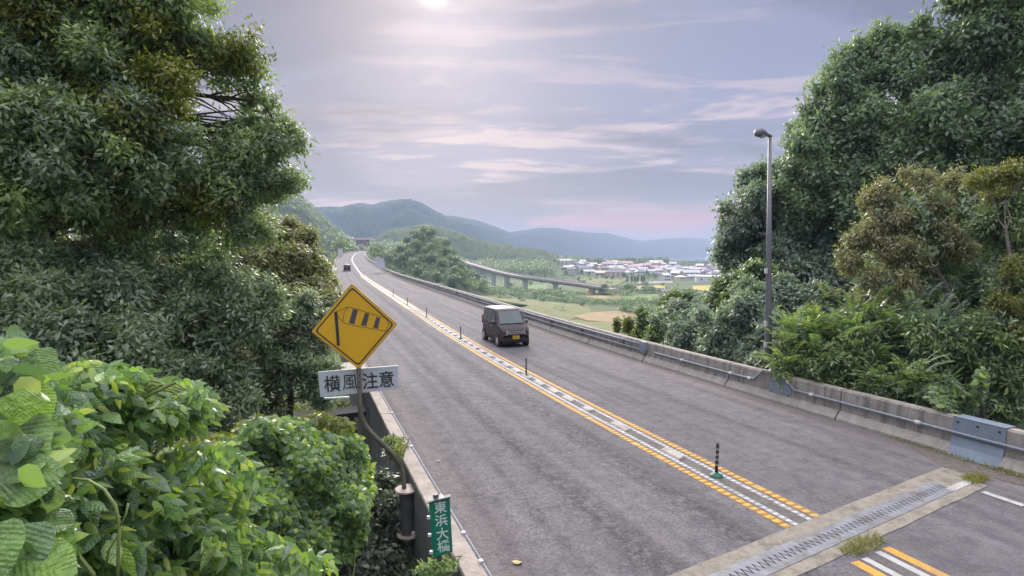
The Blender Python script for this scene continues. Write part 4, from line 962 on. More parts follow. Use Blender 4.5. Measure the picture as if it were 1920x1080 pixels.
# building and gate at the end of the road
DE = 520.
be = empty('roadside_building', U(676, 462, DE), 'brownish building with a white front at the far end of the road', 'building')
pxm = DE/FPX
mb = MB(); mb.box((0, 8, 3.2), (13*pxm*1.6, 8, 5.5)); mb.build('wall', simple('brown_wall', (.26, .19, .20), .9, bmp=0), be)
mb = MB(); mb.add([(-11, 3.5, 5.9), (11, 3.5, 5.9), (11, 12.5, 5.9), (-11, 12.5, 5.9), (-7, 8, 8.2), (7, 8, 8.2)], [(0, 1, 5, 4), (1, 2, 5), (2, 3, 4, 5), (3, 0, 4), (3, 2, 1, 0)]); mb.build('roof', simple('brown_roof', (.22, .16, .19), .9, bmp=0), be)
mb = MB(); mb.box((0, -1, 1.2), (5.6, .4, 1.3)); mb.build('white_board', M['bright'], be)

# ------------------------------------------------------------------ tree prototypes for the middle distance
def proto_tree(seed, n, lobes, leaf, mat, wide=1.0, conic=False):
    rs = np.random.RandomState(seed); bl = []
    for i in range(lobes):
        a = rs.uniform(0, 2*math.pi); r = rs.uniform(0, .30)*wide; z = rs.uniform(.35, .82)
        rr = rs.uniform(.16, .27)*(1.25-z*.5)
        if conic: r *= (1-z)*1.3; rr *= (1.2-z)
        bl.append((r*math.cos(a), r*math.sin(a), z, rr*wide, rr*wide, rr*.85, 1))
    ns = n//6; C, d, k = crown_points(bl, ns, rs, .6, .35)
    P = (C[:, None]+rs.normal(size=(ns, 6, 3))*leaf*.6).reshape(-1, 3); m = len(P)
    Dn = unit(np.repeat(d, 6, 0)*.5+rs.normal(size=(m, 3))*.8+np.array([0, 0, -.3])); Nn = unit(np.repeat(d, 6, 0)+np.array([0, 0, .6])+rs.normal(size=(m, 3))*.4)
    rnd = np.clip(np.repeat(rs.uniform(0, .7, ns), 6)+rs.uniform(0, .3, m), 0, 1)
    cme = leaves_mesh('crown', P, Dn, Nn, leaf*rs.uniform(.7, 1.4, m), leaf*.6*rs.uniform(.7, 1.4, m), rnd, mat)
    mb = MB(); mb.tube([(0, 0, -.15), (0, 0, .2), (.02, .01, .5), (0, .02, .75)], [.03, .024, .016, .006], 6)
    for b in bl[:5]: mb.tube([(0, 0, .35), ((b[0])*.6, b[1]*.6, b[2]*.8), b[:3]], [.014, .009, .003], 4)
    return cme, mb.mesh('trunk', M['bark'])
protos = [proto_tree(40+i, 2600, 9+i % 4, .055, M['lf_far'], 1.0+.15*(i % 3)) for i in range(5)]
conic = proto_tree(60, 1800, 12, .05, M['lf_far'], .55, True)
shrubp = [proto_tree(70+i, 1300, 6, .075, M['lf_far'], 1.7) for i in range(3)]
def put_tree(loc, H, pr, label, group, cat='tree', name='tree', wide=1.0):
    t = empty(name, loc, label, cat, group, R.uniform(0, 6.28)); t.scale = (H*wide, H*wide, H)
    link('crown', pr[0], t); link('trunk', pr[1], t); return t
ORD = lambda i: '%d%s' % (i, 'th' if 10 <= i % 100 <= 20 else {1: 'st', 2: 'nd', 3: 'rd'}.get(i % 10, 'th'))
def grove(spec, lab, group, Hrange, pr=None, cat='tree', name='tree', wide=1.0):
    """spec: list of (x, y); labelled by order from the left"""
    spec = sorted(spec, key=lambda q: q[0]/q[1]); X = np.array([q[0] for q in spec]); Y = np.array([q[1] for q in spec]); Z = tz(X, Y)
    for i, (x, y, z) in enumerate(zip(X, Y, Z)):
        put_tree((x, y, z-.2), R.uniform(*Hrange), (pr or protos)[R.randrange(len(pr or protos))], lab % ORD(i+1), group, cat, name, wide*R.uniform(.85, 1.25))
def near_road(x, y, m=10): return np.min((RX-x)**2+(RY-y)**2) < m*m
def scatter(n, x0, x1, y0, y1, mind, ok=lambda x, y: True):
    out = []
    for _ in range(n*30):
        x = R.uniform(x0, x1); y = R.uniform(y0, y1)
        if not ok(x, y) or near_road(x, y, 10.5): continue
        if all((x-a)**2+(y-b)**2 > mind**2 for a, b in out): out.append((x, y))
        if len(out) >= n: break
    return out
# wooded knoll right of the far road
def woods(name, pts, Hr, label, seed, leaf=.9, per=110, wide=.5, mat='lf_far'):
    """a wood that reads as one mass: crowns too small to pick apart, joined"""
    rs = np.random.RandomState(seed); pts = np.array(pts); Z = tz(pts[:, 0], pts[:, 1]); n = len(pts); H = rs.uniform(*Hr, n)
    d = unit(rs.normal(size=(n, per, 3))); d[..., 2] = np.abs(d[..., 2])*.9-.2; rr = rs.uniform(.75, 1.1, (n, per, 1))
    C = np.stack([pts[:, 0], pts[:, 1], Z+H*.55], 1)[:, None]+d*rr*np.stack([H*wide, H*wide, H*.5], 1)[:, None]
    m = n*per; P = C.reshape(-1, 3); D_ = d.reshape(-1, 3)
    Dn = unit(D_*.4+rs.normal(size=(m, 3))*.8); Nn = unit(D_+np.array([0, 0, .5])+rs.normal(size=(m, 3))*.35)
    rnd = np.clip(np.repeat(rs.uniform(0, .8, n), per)+rs.uniform(0, .3, m), 0, 1); l = leaf*rs.uniform(.7, 1.5, m)
    o = link(name, leaves_mesh(name, P, Dn, Nn, l, l*.7, rnd, M[mat])); o['kind'] = 'stuff'; return tag(o, label, 'woods')
kn = scatter(150, -108, -16, 285, 450, 5.0, lambda x, y: ((x+62)/44)**2+((y-375)/95)**2 < 1)
grove(kn[:85], 'leafy tree on the wooded knoll right of the far road, %s from the left', 'trees on the wooded knoll', (6, 9))
woods('undergrowth', kn[85:]+scatter(180, -110, -14, 285, 455, 3.0, lambda x, y: ((x+62)/48)**2+((y-378)/98)**2 < 1), (3, 5.5), 'undergrowth filling in between the trees of the knoll', 21, .7, 70, .6)
lh_ = scatter(70, -225, -112, 300, 520, 8, lambda x, y: -.42 < x/y)
grove(lh_, 'green tree on the slope left of the far road, %s from the left', 'trees on the left hillside', (9, 13))
woods('woods', scatter(650, -330, -108, 300, 760, 5.0, lambda x, y: x/y > -.47), (6, 11), 'woods covering the hillside left of the far road', 22, 1.0, 90, .55)
grove(scatter(22, -170, -95, 455, 560, 7, lambda x, y: not near_road(x, y, 12)), 'tree near the far end of the road, %s from the left', 'trees at the far end of the road', (8, 12))
woods('woods', scatter(500, -190, 10, 560, 860, 7.0, lambda x, y: x < -100+(y-560)*.28), (8, 14), 'woods climbing behind the knoll at the far end of the road', 23, 1.3, 90, .5)
woods('woods', scatter(330, -120, 60, 720, 850, 6.5, lambda x, y: x < 52 and x > -120+(y-700)*.2), (9, 16), 'dark belt of woods behind the viaduct', 24, 1.3, 90, .45)
md = scatter(60, 40, 470, 960, 1085, 11, lambda x, y: .12 < x/y < .275)
grove(md, 'bushy tree on the low rise behind the town, %s from the left', 'trees on the rise behind the town', (8, 14), wide=1.3)
woods('woods', scatter(170, 40, 300, 950, 1090, 8, lambda x, y: x/y < .275), (6, 11), 'woods on the low rise behind the town', 25, 1.5, 80, .65)
woods('woods', scatter(200, 260, 640, 960, 1090, 8, lambda x, y: x/y >= .27), (3.5, 6.5), 'low scrubby woods at the right of the town before the sea', 33, 1.2, 80, .9)
grove(scatter(50, 20, 330, 660, 930, 13), 'garden tree among the houses of the town, %s from the left', 'trees in the town', (4, 8))
woods('shrubbery', scatter(330, -10, 420, 650, 960, 9), (2.5, 5), 'garden shrubbery between the houses of the town', 26, 1.0, 50, .7)
# hedge belts in the valley
def pxband(pts, n, seed):
    rr_ = random.Random(seed); out = []
    for _ in range(n):
        k = rr_.randrange(len(pts)-1); t = rr_.random(); a, b_ = pts[k], pts[k+1]; px = a[0]+(b_[0]-a[0])*t; py = a[1]+(b_[1]-a[1])*t+rr_.uniform(-1, 1)*a[2]; p = hit(px, py); out.append((p.x, p.y))
    return out
woods('hedge', pxband([(905, 548, 2), (980, 556, 3), (1060, 566, 4), (1150, 570, 5), (1240, 568, 5)], 260, 1), (1.6, 3.2), 'broad green hedge belt crossing the valley below the viaduct', 27, .6, 60, .9)
woods('hedge', pxband([(1130, 548, 3), (1180, 545, 3), (1240, 549, 3), (1300, 556, 4), (1360, 560, 4)], 150, 2), (2.5, 5), 'hedge and bushes in front of the golden fields', 28, .9, 60, .7)
woods('hedge', pxband([(1115, 547, 2), (1140, 552, 4), (1180, 556, 4)], 40, 5), (4, 6.5), 'clump of trees at the right end of the viaduct', 31, .8, 70, .7)
woods('hedge', pxband([(880, 560, 3), (960, 572, 4), (1060, 584, 3)], 70, 6), (1.0, 2.2), 'thin line of low shrubs in the nearer meadow', 32, .5, 50, .9)
woods('hedge', pxband([(870, 538, 3), (930, 545, 3), (1010, 550, 3), (1080, 556, 2)], 110, 3), (2, 4), 'bushes at the feet of the viaduct piers', 29, .8, 60, .8)
woods('hedge', pxband([(1165, 583, 2), (1200, 590, 8), (1240, 596, 8)], 60, 4), (2, 4), 'scrub at the right end of the dry tan field', 30, .6, 60, .7)
# scrub in the valley
sh = scatter(45, -50, 150, 290, 640, 12, lambda x, y: (y > 300 and math.sin(y*.055+x*.012) > .1))
grove(sh, 'low bushy shrub on the valley floor, %s from the left', 'shrubs on the valley floor', (2.5, 4.5), shrubp, 'shrub', 'shrub')
for i, (px, py, H) in enumerate(((1133, 553, 9), (1176, 552, 9), (1052, 562, 5), (1225, 520, 7), (1190, 516, 6), (1128, 548, 6), (958, 540, 5), (1005, 558, 5))):
    p = hit(px, py); put_tree(p, H, protos[i % 5] if H > 5 else shrubp[i % 3], 'lone dark green tree standing in the valley fields, %s from the left' % ORD([7, 2][0] if False else sorted([1133, 1176, 1052, 1225, 1190, 1128, 958, 1005]).index(px)+1), 'lone trees in the fields')
for i, px in enumerate((1176, 1184, 1190, 1196, 1203, 1208)):
    p = hit(px, 532); put_tree(p, R.uniform(9, 12), conic, 'dark narrow conifer in a row before the town, %s from the left' % ORD(i+1), 'row of conifers', wide=.8)

# ------------------------------------------------------------------ fields
def fpoly(name, pts, mat, h):
    mb = MB(); P = [hit(a, b) for a, b in pts]; cx_ = sum((p for p in P), Vector())/len(P)
    mb.add([cx_+Vector((0, 0, h))]+[p+Vector((0, 0, h)) for p in P], [(0, i+1, (i+1) % len(P)+1) for i in range(len(P))]); tag(mb.build(name, M[mat]), kind='structure')
fpoly('meadow', [(860, 552), (960, 560), (1100, 572), (1110, 586), (1060, 604), (960, 580), (890, 566)], 'f_olive', .2)
fpoly('dry_field', [(1068, 592), (1120, 586), (1195, 583), (1196, 603), (1150, 606), (1100, 602)], 'f_tan', .3)
fpoly('meadow', [(1060, 600), (1100, 604), (1196, 606), (1190, 622), (1130, 625)], 'f_olive', .25)
fpoly('green_field', [(978, 534), (1025, 534), (1028, 544), (980, 546)], 'f_green', .2)
fpoly('green_field', [(1090, 560), (1235, 552), (1240, 562), (1120, 568)], 'f_green', .2)
fpoly('golden_field', [(1100, 544), (1121, 543), (1121, 551), (1098, 552)], 'f_gold', .22)
fpoly('golden_field', [(1190, 537), (1248, 535), (1246, 543), (1192, 544)], 'f_gold', .22)
fpoly('golden_field', [(1298, 536), (1350, 535), (1352, 546), (1300, 546)], 'f_gold', .22)
fpoly('green_field', [(1296, 550), (1345, 549), (1340, 554), (1298, 555)], 'f_green', .2)
fpoly('bare_field', [(1100, 556), (1160, 553), (1165, 559), (1100, 562)], 'f_tan', .22)
fpoly('lane', [(1195, 529), (1262, 528), (1262, 532), (1195, 533)], 'f_grey', .5)
fpoly('green_field', [(1080, 520), (1180, 522), (1150, 540), (1100, 536)], 'f_olive', .21)

# ------------------------------------------------------------------ viaduct
vp = [U(838, 480, 655), U(850, 484, 630), U(875, 492, 598), U(905, 501, 565), U(935, 509.5, 540), U(970, 517, 515), U(1000, 521, 500), U(1032, 525, 485), U(1085, 532, 462), U(1122, 537.5, 446), U(1150, 542, 432)]
va = empty('viaduct', vp[5], 'pale concrete viaduct on piers curving across the valley', 'viaduct')
def vsweep(prof, mat, name):
    n = len(vp); V = []; m = len(prof)
    for i, p in enumerate(vp):
        d = (vp[min(i+1, n-1)]-vp[max(i-1, 0)]); d.z = 0; d.normalize(); r = Vector((d.y, -d.x, 0))
        V += [p+r*a+Vector((0, 0, b)) for a, b in prof]
    fs = [(i*m+j, i*m+(j+1) % m, (i+1)*m+(j+1) % m, (i+1)*m+j) for i in range(n-1) for j in range(m)]+[tuple(range(m)), tuple((n-1)*m+j for j in range(m))[::-1]]
    mb = MB(); mb.add(V, fs); return world_child(mb.build(name, mat), va)
M['vroad'] = simple('viaduct_road', (.36, .31, .31), .9, bmp=0)
vsweep([(-5.2, -.3), (5.2, -.3), (5.2, -.8), (3, -.95), (2.8, -2.3), (-2.8, -2.3), (-3, -.95), (-5.2, -.8)], simple('viaduct_girder', (.36, .34, .33), .9, bmp=0), 'girder')
vsweep([(-4.9, 0), (4.9, 0), (4.9, -.29), (-4.9, -.29)], M['vroad'], 'roadway')
vsweep([(4.91, .85), (5.22, .85), (5.22, -.31), (4.91, -.31)], M['conc_far'], 'parapet'); vsweep([(-5.22, .85), (-4.91, .85), (-4.91, -.31), (-5.22, -.31)], M['conc_far'], 'parapet')
M['pier'] = simple('pale_pier', (.62, .62, .62), .85, bmp=0)
def vat(px):
    for a, b in zip(vp[:-1], vp[1:]):
        pa = 960+a.x/a.y*FPX; pb = 960+b.x/b.y*FPX
        if pa <= px <= pb: return a.lerp(b, (px-pa)/(pb-pa))
for px, wd in ((886, 4.5), (897, 3.6), (909, 4.2), (926, 4.5), (951, 5), (985, 5), (1042, 4), (1112, 4)):
    p = vat(px); gz = float(tz(np.array([p.x]), np.array([p.y]))[0]); top = p.z-2.3
    mb = MB(); mb.box((p.x, p.y, (top+gz-1)/2), (wd, 2.2, top-gz+1)); mb.add([(p.x-wd*.9, p.y-1.2, top), (p.x+wd*.9, p.y-1.2, top), (p.x+wd*.5, p.y-1.2, top-1.6), (p.x-wd*.5, p.y-1.2, top-1.6), (p.x-wd*.9, p.y+1.2, top), (p.x+wd*.9, p.y+1.2, top), (p.x+wd*.5, p.y+1.2, top-1.6), (p.x-wd*.5, p.y+1.2, top-1.6)], [(0, 3, 2, 1), (4, 5, 6, 7), (0, 4, 7, 3), (1, 2, 6, 5)])
    world_child(mb.build('pier', M['pier']), va)
for i, (px, sd, nm) in enumerate(((936, -1, 'left'), (1029, 1, 'middle'), (1082, 1, 'right'))):
    p = vat(px); pyb = 540-(p.z-HC)/p.y*FPX-FPX*math.tan(PITCH)
    t = empty('street_lamp', p+Vector((0, 5, 0)), 'pale street lamp standing on the viaduct, the %s one' % nm, 'street lamp', 'far street lamps')
    H = 10; mb = MB(); mb.tube([(0, 0, 0), (0, 0, H)], [.16, .10], 6); mb.build('pole', M['pier'], t)
    mb = MB(); mb.tube([(0, 0, H-.1), (sd*1.2, 0, H+.4), (sd*2.4, 0, H+.5)], .1, 5); mb.box((sd*2.9, 0, H+.5), (1.2, .5, .25)); mb.build('lamp_head', M['pier'], t)

# ------------------------------------------------------------------ town
roofcols = [('silver', (.75, .74, .77)), ('pinkish brown', (.58, .40, .39)), ('dark grey', (.26, .25, .27)), ('pale grey', (.60, .58, .60)), ('reddish', (.55, .24, .2))]
wallcols = [('white', (.80, .78, .77)), ('cream', (.74, .66, .56)), ('pinkish', (.72, .55, .53)), ('grey', (.52, .51, .53))]
roofcols[4] = ('reddish', (.46, .28, .25))
RM = [simple('roof_'+a.replace(' ', '_'), c, .55, bmp=0) for a, c in roofcols]; WM = [simple('house_wall_'+a, c, .85, bmp=0) for a, c in wallcols]
M['win'] = simple('house_window', (.06, .07, .09), .2, bmp=0)
cache = {}
def house_meshes(shape, ri, wi):
    k = (shape, ri, wi)
    if k in cache: return cache[k]
    wd, dp, h, rh, hip = [(10, 8, 5.2, 2.2, True), (12, 8, 3.2, 2.0, False), (8, 7, 5.6, 2.0, False), (16, 9, 5.0, 2.6, False), (9, 9, 3.4, 1.8, True), (20, 10, 4.5, 1.0, False)][shape]
    mb = MB(); mb.box((0, 0, h/2-1), (wd, dp, h+2)); 
    if not hip: mb.add([(-wd/2, -dp/2+.01, h), (-wd/2, dp/2-.01, h), (-wd/2, 0, h+rh), (wd/2, -dp/2+.01, h), (wd/2, dp/2-.01, h), (wd/2, 0, h+rh)], [(0, 1, 2), (3, 5, 4)])
    wall = mb.mesh('wall', WM[wi])
    mb = MB(); o = .6; x, y = wd/2+o, dp/2+o; t = .25; ix = x-y*.8 if hip else x
    for z0 in (h-.05,):
        V = [(-x, -y, z0), (x, -y, z0), (x, y, z0), (-x, y, z0), (-ix, 0, z0+rh+.1), (ix, 0, z0+rh+.1)]
        mb.add(V, [(0, 1, 5, 4), (2, 3, 4, 5), (1, 2, 5), (3, 0, 4), (3, 2, 1, 0)])
    roof = mb.mesh('roof', RM[ri])
    wins = []
    for fl in ([1.1] if h < 4.6 else [.9, 3.4]):
        for cxx in (-wd*.3, wd*.02, wd*.32):
            m2 = MB(); m2.box((cxx, -dp/2-.03, fl+.75), (1.7, .06, 1.3)); wins.append(m2.mesh('window', M['win']))
    m2 = MB(); m2.box((wd/2+.03, 0, 1.8), (.06, 1.8, 1.3)); wins.append(m2.mesh('window', M['win']))
    cache[k] = (wall, roof, wins); return cache[k]
hs = [  # px, base py, shape, roof, wall
 (1048, 479, 2, 3, 0), (1056, 487, 4, 1, 2), (1052, 492, 1, 3, 2), (1058, 496.5, 3, 3, 1), (1066, 505.5, 1, 0, 0), (1088, 488.5, 0, 3, 1), (1099, 488, 0, 0, 0), (1113, 492, 3, 0, 2), (1124, 491, 1, 3, 2), (1086, 497, 1, 2, 0), (1094, 501, 3, 2, 3), (1079, 512, 0, 0, 2), (1093, 512, 3, 2, 0), (1104, 514, 1, 3, 0), (1110, 500, 1, 3, 3),
 (1146, 489, 4, 3, 2), (1151, 496, 2, 4, 2), (1158, 493, 4, 0, 1), (1139, 502, 3, 1, 1), (1126, 508.5, 1, 4, 1), (1148, 509, 3, 1, 2), (1133, 517, 5, 1, 0), (1144, 518, 0, 2, 2), (1161, 503, 0, 2, 3), (1166, 507, 4, 2, 0), (1172, 501, 3, 1, 2), (1180, 500, 0, 1, 1), (1187, 502, 1, 1, 0), (1176, 511, 1, 3, 0), (1186, 513, 0, 2, 2), (1197, 506, 0, 3, 0), (1207, 505, 3, 1, 2), (1216, 502, 0, 1, 2), (1226, 505, 1, 1, 1), (1236, 501, 0, 1, 2), (1209, 514, 1, 3, 0), (1219, 517, 2, 3, 1), (1200, 518, 0, 2, 0), (1244, 507, 4, 3, 0),
 (1178, 482, 5, 0, 0), (1216, 478, 2, 0, 0), (1222, 477, 2, 3, 0),
 (1256, 511, 5, 0, 0), (1262, 503, 2, 3, 0), (1278, 510, 5, 0, 3), (1268, 505, 1, 3, 2), (1306, 511, 4, 0, 0), (1292, 509, 1, 2, 0), (1276, 525, 4, 0, 0), (1246, 527, 2, 0, 0), (1299, 524, 1, 3, 3), (1286, 519, 0, 2, 2), (1312, 519, 3, 2, 1), (1325, 519, 0, 2, 3), (1336, 522, 0, 2, 0), (1327, 528, 5, 0, 0), (1347, 521, 2, 3, 0), (1318, 513, 0, 1, 3), (1332, 513, 1, 2, 2), (1344, 513, 3, 2, 3),
 (1383, 516, 0, 1, 2), (1393, 520, 1, 0, 0), (1399, 513, 4, 2, 0), (1388, 528, 5, 0, 0), (1400, 528, 1, 1, 0), (1408, 519, 2, 0, 3), (1412, 512, 0, 3, 2), (1375, 512, 0, 3, 1), (1365, 519, 1, 2, 0), (1422, 521, 0, 1, 1)]
rv = random.Random(17)
for (xa, xb, ya, yb, n_) in ((1062, 1120, 487, 515, 12), (1125, 1245, 499, 519, 26), (1250, 1345, 506, 522, 16), (1360, 1450, 508, 528, 12)):
    got = 0
    for _ in range(600):
        a_, b_ = rv.uniform(xa, xb), rv.uniform(ya, yb)
        if all(abs(a_-q[0]) > 6.5 or abs(b_-q[1]) > 3.2 for q in hs): hs.append((round(a_, 1), round(b_, 1), rv.choice((0, 1, 2, 3, 4)), rv.choice((0, 1, 2, 3, 3, 2)), rv.choice((0, 1, 2, 3)))); got += 1
        if got >= n_: break
rowname = lambda py: 'uphill' if py < 497 else ('middle' if py < 512 else 'front')
cnt = {}
for px, py, sh_, ri, wi in sorted(hs, key=lambda q: q[0]):
    p = hit(px, py, 300, 1300)
    key = (rowname(py), ri, wi); cnt[key] = cnt.get(key, 0)+1
    t = empty('house', p, '%s house with %s roof, %s row of the town, %s such from left' % (wallcols[wi][0], roofcols[ri][0], rowname(py), ORD(cnt[key])), 'house', 'houses of the distant town', R.uniform(-.5, .5)+(.4 if R.random() < .4 else 0))
    sc_ = R.uniform(1.05, 1.35); t.scale = (sc_,)*3
    wl, rf, wn = house_meshes(sh_, ri, wi); wo3 = link('wall', wl, t); link('roof', rf, t)
    for q in wn: link('window', q, t)
# isolated buildings nearer
p = hit(1246, 559, 200, 900); t = empty('house', p, 'small brown walled house with white roof alone in the fields', 'house', rz=.3); wl, rf, wn = house_meshes(2, 2, 2); link('wall', wl, t); link('roof', rf, t); [link('window', q, t) for q in wn]; t.scale = (.85, .85, .85)
p = hit(1258, 553, 200, 900); t = empty('shed', p, 'low white roofed shed just right of the brown house in the fields', 'shed', rz=-.2); wl, rf, wn = house_meshes(1, 0, 0); link('wall', wl, t); link('roof', rf, t); t.scale = (.8, .8, .7)
c = U(1243.5, 590, 118); t = empty('white_billboard', c, 'small white board on posts above the roadside bushes', 'board')
mb = MB(); mb.box((0, 0, .95), (2.2, .12, 1.3)); mb.build('board', M['sign_w'], t); mb = MB(); mb.box((0, -.07, .95), (1.9, .02, 1.0)); mb.build('board_face', M['pale_violet'], t)
for s_ in (-.9, .9):
    mb = MB(); mb.tube([(s_, .1, -6), (s_, .1, .3)], .06, 6); mb.build('leg', M['pipe'], t)
c = U(1343, 583, 95); t = empty('water_tank', c, 'pale pink rounded tank with a thin mast half hidden in the bushes', 'tank')
mb = MB(); mb.tube([(0, 0, -.55), (0, 0, -.45), (0, 0, .2), (0, 0, .5), (0, 0, .62)], [.9, 1.05, 1.1, .9, .3], 16); mb.build('body', simple('pink_tank', (.55, .38, .38), .6, bmp=0), t, True)
mb = MB(); mb.tube([(0, .2, .5), (0, .2, 3.4)], .06, 6); mb.build('mast', M['bright'], t)
mb = MB(); mb.tube([(0, 0, -8), (0, 0, -.5)], .5, 8); mb.build('stand', M['conc_far'], t)
# utility poles
for i, (px, py, h) in enumerate(((1127, 548, 9), (1196, 560, 10), (1222, 545, 9), (1302, 532, 9), (940, 530, 8))):
    p = hit(px, py); t = empty('utility_pole', p, 'thin utility pole standing in the valley, %s from the left' % ORD(sorted([1127, 1196, 1222, 1302, 940]).index(px)+1), 'utility pole', 'utility poles in the valley')
    mb = MB(); mb.tube([(0, 0, -.5), (0, 0, h)], [.2, .12], 6); mb.build('pole', M['conc_far'], t); mb = MB(); mb.box((0, 0, h-.7), (1.8, .12, .12)); mb.box((0, 0, h-1.5), (1.4, .12, .12)); mb.build('crossarm', M['pipe'], t)

print('town ok')
# ------------------------------------------------------------------ near trees
def tree(name, label, cat, base, blobs, nleaf, Ll, Lw, leafm, barkm, r0, seed, forks=None, group=None, ntw=400, extra=None, **kw):
    t = empty(name, base, label, cat, group)
    o, C = crown('crown', blobs, nleaf, Ll, Lw, M[leafm], t, seed, **kw)
    B = np.array(blobs); cen_ = (B[:, :3]*B[:, 3:4]).sum(0)/B[:, 3].sum()
    b = Vector(base)
    if forks is None: forks = [b.lerp(Vector(cen_), .45)+Vector((0, 0, .3)), Vector(cen_)+Vector((0, 0, .3))]
    rs = np.random.RandomState(seed+1); tw = C[rs.choice(len(C), min(ntw, len(C)), replace=False)]
    limbs('trunk', b-Vector((0, 0, .5)), forks, [q[:3] for q in blobs], r0, M[barkm], t, seed, [tuple(x) for x in tw])
    if extra:
        for (nm, bl, n, l, wd, m_) in extra: crown(nm, bl, n, l, wd, M[m_], t, seed+len(nm), **kw)
    return t
def gz(x, y): return float(tz(np.array([x]), np.array([y]))[0])
# big left evergreen
D0 = 10.5
bl = [PB(60, 60, 120, 10), PB(200, 40, 110, 10.5), PB(320, 20, 90, 11), PB(60, 210, 120, 9.5), PB(190, 180, 100, 10), PB(300, 110, 80, 11, dens=.7), PB(440, 140, 52, 11.5), PB(495, 190, 22, 11.5), PB(375, 60, 32, 11.5, dens=.6), PB(340, 215, 45, 11.5, dens=.28),
      PB(260, 290, 95, 10), PB(120, 340, 120, 9.5), PB(380, 330, 85, 11), PB(460, 270, 75, 11.5), PB(520, 270, 48, 12), PB(545, 235, 18, 12), PB(500, 340, 55, 12), PB(420, 400, 75, 11.5), PB(300, 420, 90, 11), PB(160, 460, 110, 10.5), PB(30, 480, 110, 10), PB(360, 500, 70, 11.5), PB(-60, 300, 130, 10), PB(-60, 60, 130, 10), PB(350, -30, 40, 11.5), PB(250, -80, 120, 11), PB(60, -80, 130, 10.5)]
b0 = U(20, 700, 10.8); b0.z = gz(b0.x, b0.y)
tree('evergreen_tree', 'large dark evergreen tree filling the upper left, its branches against the sky', 'tree', b0, bl, 170000, .125, .05, 'lf_big', 'bark', .30, 101, forks=[U(60, 520, 10.6), U(150, 330, 10.6), U(220, 120, 10.8)], ntw=900, per=9, lump=.32, inner=.5,
     extra=[('leaf_tips', [PB(60, 40, 130, 9.9, 1.03), PB(200, 60, 110, 10.4, 1.03), PB(230, 200, 100, 10, 1.0), PB(300, 170, 60, 10.6), PB(430, 100, 60, 11.3), PB(395, 380, 40, 10.9)], 22000, .12, .05, 'lf_yel')])
# tree below it: greyish lower canopy
bl = [PB(100, 560, 120, 9.5), PB(240, 560, 100, 10), PB(350, 600, 85, 10.5), PB(430, 560, 70, 11), PB(420, 680, 60, 10.5), PB(340, 690, 70, 10), PB(250, 660, 90, 9), PB(120, 650, 100, 8.5), PB(440, 740, 40, 10.3), PB(400, 780, 40, 10), PB(20, 620, 100, 8.5), PB(320, 760, 55, 9.5)]
b1 = U(170, 760, 11); b1.z = gz(b1.x, b1.y)
tree('evergreen_tree', 'greyish green lower tree under the big evergreen at the left', 'tree', b1, bl, 90000, .12, .05, 'lf_grey', 'bark', .18, 111, forks=[U(200, 640, 10.6), U(260, 540, 10.6)], ntw=700, per=9)
# olive brown tree by the sign
bl = [PB(520, 450, 45, 17), PB(570, 480, 42, 17), PB(480, 500, 60, 16), PB(560, 540, 60, 16), PB(600, 545, 28, 16.5), PB(470, 590, 60, 15), PB(610, 570, 40, 15.5), PB(440, 470, 50, 15), PB(545, 425, 22, 17.5), PB(580, 500, 30, 17), PB(575, 450, 24, 17.5), PB(625, 610, 30, 15), PB(560, 590, 50, 15)]
b2 = U(500, 800, 17); b2.z = gz(b2.x, b2.y)
tree('olive_tree', 'olive brown leaved tree between the big evergreen and the far road', 'tree', b2, bl, 72000, .13, .055, 'lf_brown', 'bark', .16, 121, ntw=500, per=8)
bl = [PB(560, 640, 60, 12.5), PB(500, 650, 60, 12.5), PB(600, 700, 30, 12), PB(540, 710, 50, 12), PB(480, 720, 40, 12), PB(590, 600, 40, 13), PB(630, 610, 22, 14), PB(615, 575, 16, 15), PB(480, 620, 50, 13), PB(500, 770, 40, 12, dens=.45), PB(600, 740, 30, 12, dens=.5)]
b3 = U(540, 860, 12.6); b3.z = gz(b3.x, b3.y)
tree('shaded_tree', 'dark shaded tree directly left of the yellow wind sign', 'tree', b3, bl, 65000, .11, .045, 'lf_grey', 'bark', .13, 131, ntw=800, per=8)
bls = [PB(700, 960, 40, 8.6), PB(735, 1010, 40, 8.8), PB(690, 1050, 60, 8.2), PB(750, 1080, 50, 8.4), PB(640, 1060, 60, 8.0), PB(720, 900, 26, 9.2), PB(735, 840, 16, 10)]
bb = Vector((bls[1][0], bls[1][1], 0)); bb.z = gz(bb.x, bb.y)
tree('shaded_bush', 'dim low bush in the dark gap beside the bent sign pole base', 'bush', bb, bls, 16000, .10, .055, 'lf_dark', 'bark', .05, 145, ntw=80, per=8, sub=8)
# masking wood further behind on the left
bl = [PB(60, 420, 150, 22), PB(230, 480, 130, 22), PB(400, 500, 90, 22), PB(100, 600, 180, 20), PB(300, 620, 130, 19), PB(470, 610, 70, 20), PB(180, 760, 150, 17)]
b4 = U(200, 750, 22); b4.z = gz(b4.x, b4.y)
tree('backing_tree', 'dim wooded mass of a tree deeper behind the left evergreen', 'tree', b4, bl, 60000, .30, .14, 'lf_dark', 'bark', .35, 141, ntw=200, per=8)
